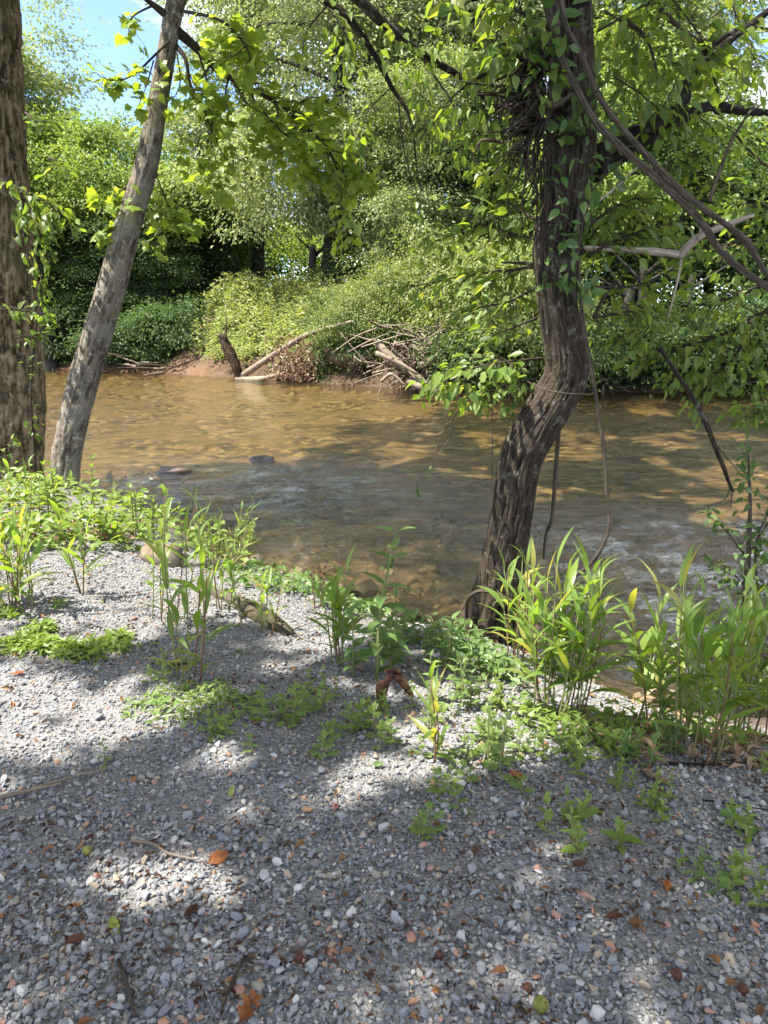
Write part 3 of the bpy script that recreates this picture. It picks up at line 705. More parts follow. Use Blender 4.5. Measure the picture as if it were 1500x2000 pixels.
for (x0, y0, Y, n, lb, px1) in ((1215, 764, shore_y(1215), 26, 'tangle of roots and flood wood at the far shore right of the curved trunk', 70), (330, 727, shore_y(330), 30, 'low tangle of drift roots in the shade of the far shore', 130), (1420, 766, shore_y(1420), 14, 'scattered driftwood on the far shore near the right edge', 60)):
    org = np.array([*P(x0, y0, Y)[:2], -.85]); o = thing('drift_roots', lb, 'driftwood', org, 'flood wood on the far shore'); w_ = px1 * mpp(Y)
    for p in stick_paths(r, np.array([0, .4, .05]), n, w_ * .55, .4, .8, 2.4, .25): tube_obj('stick', p, [.06 * r.uniform(.4, 1.2), .045, .012], WOOD_PALE if r.random() < .4 else WOOD_BROWN, o, sides=5, per=3)
org = np.array([*P(742, 612, 37)[:2], P(742, 612, 37)[2]])
o = thing('leaning_pole', 'bare horizontal dead stem behind the driftwood pile', 'dead stem', org)
tube_obj('stem', [at(700, 616, 37, org), at(745, 611, 37.2, org), at(782, 609, 37.4, org)], [.09, .08, .05], WOOD_PALE, o, sides=7)
tube_obj('stem', [at(705, 604, 37, org), at(725, 594, 37.2, org)], [.04, .02], WOOD_PALE, o, sides=5)
# bare trunks that stand clear of the leaves across the river
for px, Y, top, r0, lean, lb in ((1212, shore_y(1212) + .7, 560, .26, .3, 'dark bare trunk above the far roots right of the curved trunk'), (1255, shore_y(1255) + 1, 520, .20, -.2, 'thin dark trunk under the dead forked branch across the river'), (1335, shore_y(1335) + 1.6, 540, .17, .1, 'slim dark trunk among the low green sprays across the river'), (414, 47, 240, .20, -.1, 'thin grey trunk rising over the dirt path across the river'), (612, 39.5, 480, .24, .1, 'dark trunk at the foot of the pale middle tree'), (660, 40, 470, .18, .2, 'second dark trunk in the shadow of the pale middle tree'), (150, 43.8, 400, .13, .5, 'thin grey trunk under the spreading crowns left of the sycamore trunk'), (236, 44.2, 420, .11, -.4, 'thin leaning trunk in the shade just right of the sycamore trunk'), (300, 43.4, 430, .12, .3, 'slim grey trunk in the shade above the dark bushes'), (372, 45.2, 330, .14, -.2, 'slim trunk in the shade beside the dirt path'), (90, shore_y(90) + .3, 560, .33, -.5, 'grey trunk with spreading roots on the far shore beside the thick trunk')):
    x = far_x(px, Y); b0 = np.array([x, Y, gz(x, Y)]); tp = P(px, top, Y)[2]; o = thing('bare_tree', lb, 'tree trunk', b0, 'bare trunks on the far bank')
    tube_obj('trunk', [[0, 0, -.5], [lean * .15, 0, (tp - b0[2]) * .35], [lean * .4, 0, (tp - b0[2]) * .7], [lean, 0, tp - b0[2]]], [r0 * 1.3, r0, r0 * .85, r0 * .6], BARK_FAR, o, sides=12, disp=lambda th, s, R, p: R * (.2 * fbm(p.reshape(-1, 3) * 2.2, 3).reshape(th.shape) + .9 * np.exp(-s / .5) * np.maximum(0, np.cos(th * 4))))
    for k in range(3):
        z = (tp - b0[2]) * r.uniform(.55, .95); d = np.array([r.choice([-1, 1]) * r.uniform(.8, 1.8), r.normal() * .5, r.uniform(.6, 1.6)])
        tube_obj('limb', [[lean * .7, 0, z], np.array([lean * .7, 0, z]) + d * .5, np.array([lean * .7, 0, z]) + d], [r0 * .4, r0 * .25, r0 * .08], BARK_FAR, o, sides=6, per=3)

# ================================================================== NEAR TREES
BARK_OAK = bark_mat('bark_furrowed', (.008, .006, .005), (.062, .048, .035), (.036, .031, .022), (34, 8.0), 2.2, 1.0, (.15, .14, .11))
BARK_SYC = bark_mat('bark_sycamore', (.036, .029, .021), (.165, .138, .105), (.22, .21, .175), (14, 9), 3.0, .9, (.30, .29, .245))
BARK_BIG = bark_mat('bark_thick', (.035, .025, .015), (.215, .16, .10), (.16, .125, .085), (11, 6), 1.8, 1.0, (.31, .255, .175))
BARK_TWIG = bark_mat('bark_twig', (.025, .02, .015), (.10, .08, .06), (.07, .06, .045), (20, 6), 4, .4)
BARK_VINE = bark_mat('bark_vine', (.02, .0155, .011), (.115, .093, .07), (.075, .062, .046), (40, 3), 5, .9)
L_SYC = leaf_mat('leaf_sycamore', [(.13, .205, .033), (.175, .25, .045), (.21, .29, .055), (.14, .22, .037)], .58, (1.75, 1.6, .45))
L_MAPLE = leaf_mat('leaf_box_elder', [(.10, .165, .032), (.135, .205, .043), (.165, .24, .055), (.11, .175, .038), (.065, .11, .03), (.22, .25, .06)], .56, (1.6, 1.55, .45))
L_CREEP = leaf_mat('leaf_creeper', [(.05, .10, .03), (.075, .13, .04), (.105, .165, .05)], .42, (1.4, 1.5, .5))

def bright_zone(zs):
    zs = np.array(zs, float); nr = (zs[:, 1] > 1050)[:, None]; zs[:, 2:] += np.where(nr, [34, 17], [10, 4])
    def f(px, py):
        q = ((px[:, None] - zs[None, :, 0]) / zs[None, :, 2]) ** 2 + ((py[:, None] - zs[None, :, 1]) / zs[None, :, 3]) ** 2
        return q.min(1)
    return f
ZONES = bright_zone([(130, 1370, 190, 45), (300, 1430, 190, 30), (40, 1460, 70, 25), (170, 1125, 130, 40), (330, 1090, 60, 25), (640, 1255, 85, 30), (700, 1500, 100, 28), (390, 1720, 75, 60), (560, 1590, 60, 22), (640, 1560, 50, 22),
    (930, 1440, 150, 30), (1140, 1400, 60, 25), (1085, 1260, 60, 120), (1210, 1335, 50, 25), (200, 1210, 220, 45), (120, 1010, 180, 60), (340, 960, 150, 50), (480, 985, 60, 35), (560, 1180, 60, 25),
    (1080, 815, 30, 35), (1090, 735, 14, 18), (985, 1090, 25, 40), (970, 1190, 40, 25), (960, 760, 60, 30), (450, 1400, 60, 20), (0, 1690, 40, 20),
    (330, 800, 310, 62), (160, 860, 160, 40), (690, 1090, 90, 60), (620, 770, 100, 20), (1440, 900, 120, 45), (760, 1110, 60, 30), (1300, 810, 50, 8), (900, 870, 60, 14), (780, 840, 70, 14), (1180, 905, 80, 14), (1150, 1010, 60, 16), (860, 960, 80, 15), (700, 930, 50, 10), (1010, 850, 40, 8),
    (1460, 1110, 60, 30), (1330, 1430, 30, 15), (60, 560, 50, 90), (20, 820, 40, 90), (190, 640, 30, 60), (150, 800, 30, 50)])
def lets_sun(pos):
    """True where a leaf at pos does NOT stand between the sun and one of the sunlit patches of ground or water"""
    q = pos.copy()
    for _ in range(3):
        zz = np.maximum(height(q[:, 0], q[:, 1]), WATER_Z); tt = (pos[:, 2] - zz) / SUN_DIR[2]; q = pos - tt[:, None] * SUN_DIR
    w1 = np.stack([q[:, 0], q[:, 1], 0 * zz], -1); wob = np.stack([fbm(w1 * 2.1 + 3, 3), fbm(w1 * 2.1 + 40, 3), 0 * zz], -1)
    px, py = to_px(np.stack([q[:, 0], q[:, 1], zz], -1) + wob * np.where(zz > WATER_Z + .01, .45, 1.6)[:, None]); v = ZONES(px, py)
    wet = (zz <= WATER_Z + .01) & (fbm(w1 * np.array([.8, .55, 1]) + 70, 4) > .19); fleck = (zz > WATER_Z + .01) & (fbm(w1 * 3.2 + 90, 3) > np.where(py < 1500, .18, .36))
    v = np.where(wet | fleck, 0, v)
    rr = np.random.default_rng(9).random(len(pos))
    return (v > 1.0) | (rr < .02 + .15 * np.clip(v - .7, 0, 1))
def out_of_view(pos):
    px, py = to_px(pos); return (pos[:, 1] < .3) | (py < -25) | (px < -80) | (px > 1580)
SUN_U = unit(np.cross(SUN_DIR, [0, 1.0, 0])); SUN_V = np.cross(SUN_DIR, SUN_U); SPRAYED = []
def sun_cell(p): return np.floor(p @ SUN_U / .3).astype(np.int64) * 100003 + np.floor(p @ SUN_V / .3).astype(np.int64)
def canopy_keep(pos):
    """keeps unseen crown leaves only where they leave the sunlit patches of ground and many of the low sprays in the sun"""
    c = sun_cell(pos); return lets_sun(pos) & out_of_view(pos) & ~np.isin(c, LIT)
CANOPIES = []
def canopy(*a): CANOPIES.append(a)
def grow_canopy(seed, ells, n, per, leaf, spread, mat, parent, org):
    V, F, cc = crown(seed, ells, n, per, leaf, spread, keepfn=canopy_keep, shell=.1)
    link('crown', mesh_np('crown', V - org, F, mat), parent)

# leaf meshes for the leaves one can pick apart
M_SYC = [mesh_np('leaf', *t_maple(i), L_SYC) for i in range(3)]
M_MAPLE = [mesh_np('leaf', *t_ovate(.42 + .06 * i, .1 + .1 * (i * 3 % 5), .03 + .04 * (i * 2 % 5)), L_MAPLE) for i in range(5)]
M_CREEP = [mesh_np('leaf', *t_ovate(.46 + .06 * i, .2, .06), L_CREEP) for i in range(3)]

class Foliage:
    """sprays of leaves on the twigs of one thing: the nearest as parts, the others joined"""
    def __init__(self, o, org, meshes, tpls, mat, twig, seed, limit=290):
        self.o, self.org, self.M, self.T, self.mat, self.twig = o, np.asarray(org), meshes, tpls, mat, twig
        self.r = np.random.default_rng(seed); self.L = []; self.limit = limit; self.more, self.less = (1.5, .82) if mat.name.startswith('leaf_box') else (1.5, .76) if mat.name.startswith('leaf_syc') else (1.0, 1.0)
    def spray(self, pts, r0, n, size, wid, t0=.15, sub=.45, droop=.5, name='twig', parent=None, up=1.0):
        """pts: (px, py, Y) control points of the twig"""
        r = self.r; n = int(n * self.more); size = size * self.less; C = np.array([P(*p) for p in pts]) if np.abs(np.array(pts)).max() > 20 else np.array(pts, float)
        tw = tube_obj(name, C, np.linspace(r0, r0 * .25, len(C)), self.twig, parent or self.o, self.org if parent is None else self.org, sides=6, per=5)
        D = catmull(C, 12); T = unit(np.gradient(D, axis=0)); m = len(D)
        k = np.clip((t0 + (1 - t0) * r.random(n) ** .85) * m, 0, m - 1).astype(int)
        lat = unit(np.cross(T[k], [0, 0, 1.0]) + .4 * r.normal(size=(n, 3))) * r.choice([-1, 1], n)[:, None]
        dist = r.uniform(.1, 1, n) * wid * (1 - .5 * k / m)
        pos = D[k] + lat * dist[:, None] + T[k] * (dist * .5)[:, None] + r.normal(size=(n, 3)) * size * .3
        pos[:, 2] -= dist * droop * .5
        ax = unit(lat + .6 * T[k] + .35 * r.normal(size=(n, 3)) - np.array([0, 0, droop])); nr = unit(np.array([0, -.15, up]) + .45 * r.normal(size=(n, 3)))
        sz = size * r.uniform(.55, 1.2, n)
        # little stalks join part of the leaves to the twig
        B = Bag()
        for j in np.nonzero(r.random(n) < sub)[0]: B.tube([D[k[j]], (D[k[j]] + pos[j]) / 2 + [0, 0, .01], pos[j]], [r0 * .3, r0 * .22, r0 * .12], 3, 1)
        if B.n: kind(link('stalks', B.mesh('stalks', self.twig, self.org), tw), 'stuff')
        for j in range(n): self.L.append((pos[j], ax[j], nr[j], sz[j]))
        SPRAYED.append(pos)
        return C
    def loose(self, pos, ax, nr, sz):
        for q in zip(pos, ax, nr, sz): self.L.append(q)
    def finish(self):
        r = self.r; sc = []
        for p, a, n, s in self.L:
            px, py = to_px(np.array(p)); vis = (-30 < px < 1530) and (-30 < py < 2030)
            sc.append(s / max(.3, p[1]) * (1 if vis else .01))
        order = np.argsort(-np.array(sc)); near, rest = order[:self.limit], order[self.limit:]
        for j in near:
            p, a, n, s = self.L[j]; put('leaf', self.M[r.integers(len(self.M))], self.o, self.org, p, a, n, s)
        if len(rest):
            g = Bag()
            for i, tpl in enumerate(self.T):
                sel = [self.L[j] for j in rest[i::len(self.T)]]
                if sel: g.add(*scatter(tpl, *[np.array([q[c] for q in sel]) for c in range(4)]))
            kind(link('foliage', g.mesh('foliage', self.mat, self.org), self.o), 'stuff')

T_SYC = [t_maple(i) for i in range(2)]; T_OV = [t_ovate(.5), t_ovate(.6, .25), t_ovate(.44, .42, .16), t_ovate(.56, .05, .04)]

# ---- thick tree at the left edge
YB = 9.0; org = np.array([*P(-10, 960, YB)[:2], -.75])
o = big = thing('thick_tree', 'thick brown trunked tree at the left edge with leafy vine on its bark', 'tree', org)
def d_big(th, s, R, p):
    q = np.stack([np.cos(th) * 3.2, np.sin(th) * 3.2, s * .75], -1).reshape(-1, 3)
    a = fbm(q, 3).reshape(th.shape); b_ = fbm(np.stack([np.cos(th) * 13, np.sin(th) * 13, s * 8], -1).reshape(-1, 3), 4).reshape(th.shape)
    c_ = np.abs(fbm(np.stack([np.cos(th) * 22, np.sin(th) * 22, s * 6], -1).reshape(-1, 3), 3)).reshape(th.shape)
    fl = R * .45 * np.exp(-np.maximum(0, s - .3) / .45) * np.maximum(0, np.cos(th * 4 + .6)) ** 1.5
    return a * R * .15 + b_ * .045 - c_ * .035 + fl, np.clip(.55 + 1.8 * b_ - 1.6 * c_, 0, 1)
pts = [P(-2, 1010, YB), P(-2, 930, YB), P(5, 800, YB), P(2, 640, YB), P(-8, 470, YB), P(-18, 330, YB), P(-25, 180, YB), P(-32, 40, YB), P(-40, -250, YB), P(-30, -700, YB)]
wpx = [92, 78, 74, 71, 68, 62, 58, 55, 50, 40]
pts = np.array(pts) - org
tube_obj('trunk', pts, [w_ * mpp(YB, 700) for w_ in wpx], BARK_BIG, o, sides=170, per=30, disp=d_big)
bt = pts[-1]
for i, e in enumerate(([2.2, -1.5, 4.5], [-1.5, 1, 5], [3.8, .8, 3.2], [.5, -3.2, 3.0], [0, 0, 6])): tube_obj('limb', [bt - [0, 0, .6 + .3 * i], bt + np.array(e) * .5 + [0, 0, .3], bt + np.array(e)], [.24, .17, .06], BARK_BIG, o, sides=10)
canopy(201, [((-5.0, 8.5, 11.5), (4.2, 3.8, 3.2)), ((-2.2, 6.6, 10.5), (3.4, 3.0, 2.4))], 380, 60, .24, .55, L_MAPLE, o, org)
# leafy vine climbing it
o = thing('climbing_vine', 'green leafy vine climbing the thick left trunk', 'vine', org)
fo = Foliage(o, org, M_MAPLE, T_OV, L_MAPLE, BARK_TWIG, 71)
YV = YB - .86
for pt, n, sz, wd in (([(70, 930, YV), (60, 760, YV), (70, 620, YV), (50, 470, YV), (30, 370, YV)], 26, .12, .12), ([(-10, 345, YV), (40, 370, YV - .1), (95, 400, YV - .15), (120, 420, YV - .2)], 60, .15, .30),
    ([(20, 380, YV), (70, 440, YV - .1), (95, 500, YV - .1)], 46, .14, .24), ([(60, 470, YV), (80, 540, YV), (85, 600, YV)], 22, .12, .16), ([(20, 600, YV), (60, 610, YV - .1), (95, 620, YV - .1)], 18, .13, .12), ([(30, 660, YV), (70, 655, YV - .1), (95, 640, YV - .15)], 20, .12, .12),
    ([(20, 770, YV), (60, 815, YV), (70, 850, YV)], 10, .10, .1), ([(-10, 600, YV), (15, 607, YV - .1), (35, 612, YV - .1)], 10, .12, .1), ([(-10, 880, YV), (10, 878, YV - .1), (25, 870, YV - .1)], 8, .13, .08), ([(50, 220, YV), (70, 235, YV - .2), (95, 240, YV - .4)], 12, .15, .12), ([(95, 310, YV), (120, 315, YV - .2)][0:2], 6, .15, .08)):
    fo.spray(pt, .012, n, sz, wd, .1)
fo.finish()

# ---- leaning sycamore
YS = 8.2; org = np.array([*P(118, 1030, YS)[:2], gz(*P(118, 1030, YS)[:2])])
o = syc = thing('leaning_sycamore', 'slender mottled sycamore leaning to the right beside the thick left trunk', 'tree', org)
def d_syc(th, s, R, p):
    a = fbm(np.stack([np.cos(th) * 1.6, np.sin(th) * 1.6, s * .6], -1).reshape(-1, 3), 3).reshape(th.shape); b_ = fbm(np.stack([np.cos(th) * 7, np.sin(th) * 7, s * 9], -1).reshape(-1, 3), 4).reshape(th.shape)
    lo = np.clip(1.15 - s / 4.2, .15, 1)
    return a * R * .12 + b_ * .022 * lo, np.clip(.5 + 1.6 * b_, 0, 1)
cp = [(112, 1045, 33), (122, 960, 29), (132, 880, 27), (154, 780, 28), (182, 680, 28), (218, 560, 27.5), (250, 440, 25), (284, 330, 22.5), (306, 210, 19.5), (324, 110, 18.5), (342, 10, 19), (385, -140, 22), (455, -380, 19), (560, -800, 13)]
pts = np.array([P(a, b_, YS + .0006 * max(0, 900 - b_)) for a, b_, _ in cp]) - org
tube_obj('trunk', pts, [c_[2] * mpp(YS, c_[1]) for c_ in cp], BARK_SYC, o, sides=64, per=22, disp=d_syc)
fo = Foliage(o, org, M_SYC, T_SYC, L_SYC, BARK_TWIG, 72, 298)
fo.spray([(338, 40, 8.7), (300, 10, 8.6), (250, -30, 8.4)], .05, 0, .16, .2, name='limb')
fo.spray([(345, 60, 8.7), (385, 95, 8.9), (430, 140, 9.2), (500, 178, 9.6), (560, 215, 10)], .055, 26, .20, .5, .3, name='limb')
fo.spray([(340, 85, 8.7), (362, 115, 8.6), (372, 165, 8.6), (395, 205, 8.6)], .03, 14, .18, .25, .4, name='limb')
fo.spray([(385, 95, 8.9), (405, 160, 8.8), (418, 225, 8.8)], .014, 22, .19, .3)
fo.spray([(350, 20, 8.7), (430, 40, 8.4), (480, 90, 8.2), (490, 130, 8.2)], .02, 34, .17, .35)
fo.spray([(300, 10, 8.6), (262, 30, 8.4), (250, 55, 8.3)], .014, 12, .16, .22)
fo.spray([(330, 80, 8.6), (295, 115, 8.3), (262, 145, 8.2), (228, 158, 8.1), (195, 150, 8.1)], .014, 30, .17, .2, .2)
fo.spray([(300, 118, 8.3), (285, 170, 8.2), (272, 200, 8.2)], .008, 10, .16, .18)
fo.spray([(345, 100, 8.6), (352, 160, 8.5), (335, 200, 8.4)], .01, 12, .15, .2)
fo.spray([(500, 178, 9.6), (540, 200, 9.4), (590, 240, 9.2), (640, 290, 9.0), (668, 350, 9.0)], .025, 95, .19, .6, .1, name='limb')
fo.spray([(560, 215, 9.9), (610, 190, 9.6), (640, 200, 9.5)], .015, 22, .18, .4)
fo.spray([(450, 150, 9.2), (480, 200, 9.0), (520, 225, 8.9)], .014, 28, .18, .45)
fo.spray([(640, 290, 9.0), (660, 340, 8.9), (668, 400, 8.9), (670, 470, 8.9)], .012, 30, .17, .35, .2)
fo.spray([(590, 240, 9.2), (600, 300, 9.1), (620, 345, 9.0)], .012, 34, .18, .45)
fo.spray([(395, 205, 8.6), (420, 270, 8.7), (440, 310, 8.7)], .01, 18, .16, .35)
fo.spray([(418, 225, 8.8), (400, 300, 8.8), (370, 330, 8.8)], .01, 20, .16, .35)
fo.spray([(300, 330, 8.9), (320, 380, 8.8), (335, 420, 8.7), (345, 425, 8.7)], .01, 34, .19, .35)
fo.spray([(262, 350, 8.6), (235, 375, 8.4), (215, 390, 8.4)], .01, 20, .2, .25)
fo.spray([(255, 420, 8.6), (225, 445, 8.4), (200, 460, 8.4)], .01, 16, .18, .15)
fo.spray([(300, 440, 8.9), (308, 480, 8.8)], .008, 10, .17, .2)
fo.spray([(290, 250, 8.9), (262, 262, 8.5), (252, 270, 8.4)], .006, 6, .16, .12)
fo.spray([(640, 10, 8.4), (600, 60, 8.3), (590, 110, 8.2)], .012, 12, .14, .35)
fo.spray([(520, 225, 8.9), (560, 265, 8.8), (600, 275, 8.7)], .012, 34, .17, .5)
fo.spray([(430, 140, 9.0), (455, 95, 8.9), (480, 60, 8.8)], .01, 26, .16, .35)
fo.spray([(540, 200, 9.3), (545, 260, 9.2), (540, 300, 9.2)], .01, 34, .17, .45)
fo.spray([(640, 290, 9.0), (690, 310, 8.9), (720, 350, 8.8)], .01, 30, .17, .45)
fo.spray([(480, 90, 8.2), (455, 110, 8.2), (440, 90, 8.2)], .008, 22, .16, .35)
fo.spray([(395, 215, 8.6), (425, 325, 8.7), (432, 372, 8.7)], .006, 12, .16, .25, .5)
fo.finish()
bt = pts[-2]
for i, e in enumerate(([2.5, -1, 2.5], [-1.5, -2.2, 3.2], [3.6, 1.8, 3], [.5, -3.6, 2.0])): tube_obj('limb', [bt - [.1 * i, 0, .3 * i], bt + np.array(e) * .5 + [0, 0, .3], bt + np.array(e)], [.13, .09, .03], BARK_SYC, o, sides=8)
canopy(202, [((-.6, 9.6, 10.5), (3.8, 3.4, 2.6)), ((-2.4, 6.6, 9.6), (3.0, 2.6, 2.0)), ((.8, 13.2, 12.2), (3.8, 3.2, 2.4)), ((3.6, 16.5, 13.2), (4.6, 3.8, 2.2)), ((-3.2, 14, 12.6), (3.4, 3, 2.0)), ((-5.5, 18.5, 14.5), (4, 3, 2.2))], 900, 58, .25, .55, L_SYC, o, org)  # outer crown lobes over the river are unseen, added to shade the water

# ---- curved tree on the right
YC = 4.85; bx = P(958, 1235, YC); org = np.array([bx[0], YC, gz(bx[0], YC)])
o = curved = thing('curved_tree', 'furrowed dark trunk bending in an S at the water edge, base among weeds', 'tree', org)
def d_oak(th, s, R, p):
    sw = th + .25 * fbm(np.stack([s * 1.2, 0 * s, 0 * s], -1).reshape(-1, 3), 2).reshape(th.shape) + .12 * s
    q = np.stack([np.cos(sw) * R * 60, np.sin(sw) * R * 60, s * 5.5], -1).reshape(-1, 3)
    a = 1 - 2.2 * np.abs(fbm(q, 3)).reshape(th.shape); a = np.clip(a, 0, 1) ** 1.3
    lump = fbm(np.stack([np.cos(th) * 1.3, np.sin(th) * 1.3, s * .9], -1).reshape(-1, 3), 3).reshape(th.shape)
    fl = R * .6 * np.exp(-np.maximum(0, s - .2) / .28) * (.3 + np.maximum(0, np.cos(th * 4 + .9)) ** 1.5)
    return a * .015 - .008 + lump * R * .16 + fl, a
cp = [(952, 1262, 92), (962, 1215, 88), (976, 1160, 90), (982, 1100, 88), (1000, 1000, 90), (1017, 900, 92), (1046, 840, 96), (1083, 780, 94), (1107, 730, 90), (1104, 670, 84), (1090, 600, 78), (1086, 540, 82), (1088, 480, 92), (1100, 420, 92), (1112, 320, 102), (1118, 220, 98), (1115, 110, 92), (1108, 0, 92), (1100, -160, 84), (1090, -420, 74), (1075, -900, 56)]
pts = np.array([P(a, b_, YC - .12 * math.sin((1235 - b_) / 700)) for a, b_, _ in cp]) - org
tube_obj('trunk', pts, [c_[2] * .44 * mpp(YC, c_[1]) for c_ in cp], BARK_OAK, o, sides=190, per=18, disp=d_oak)
crt = pts
fo = Foliage(o, org, M_MAPLE, T_OV, L_MAPLE, BARK_TWIG, 73, 298)
def limb(p, rr, **k): tube_obj('limb', np.array([P(*q) for q in p]) - org, rr, BARK_OAK if rr[0] > .02 else BARK_TWIG, o, sides=10, per=8, disp=(lambda th, s, R, p_: R * .3 * fbm(p_.reshape(-1, 3) * 14, 3).reshape(th.shape)) if rr[0] > .02 else None)
limb([(1150, 310, 4.9), (1240, 258, 5.1), (1325, 215, 5.3), (1345, 160, 5.4), (1400, 100, 5.5), (1510, 15, 5.8)], [.055, .048, .045, .035, .030, .022])
limb([(1160, 340, 4.9), (1260, 275, 5.2), (1320, 240, 5.3), (1382, 208, 5.5), (1440, 215, 5.7), (1520, 222, 6)], [.05, .035, .034, .036, .030, .022])
limb([(1355, 120, 5.5), (1440, 58, 5.6), (1520, 60, 5.7)], [.022, .016, .012])
limb([(1100, 60, 4.7), (1130, 20, 4.6), (1150, -30, 4.6)], [.05, .045, .04])
limb([(1290, 20, 5.2), (1330, 55, 5.3), (1380, 90, 5.4)], [.02, .015, .012])
limb([(1225, 40, 5.2), (1265, 80, 5.3), (1290, 170, 5.3)], [.014, .010, .008])
limb([(1390, 210, 5.5), (1420, 245, 5.5), (1470, 300, 5.6), (1510, 335, 5.6)], [.012, .009, .007, .005])
limb([(1390, 130, 5.4), (1405, 190, 5.5)], [.010, .008])
limb([(1140, 490, 4.8), (1080, 520, 5.0), (1030, 515, 5.2), (980, 512, 5.4)], [.02, .016, .012, .006])
limb([(1160, 620, 4.75), (1180, 580, 4.9), (1205, 545, 5.0)], [.014, .012, .008])
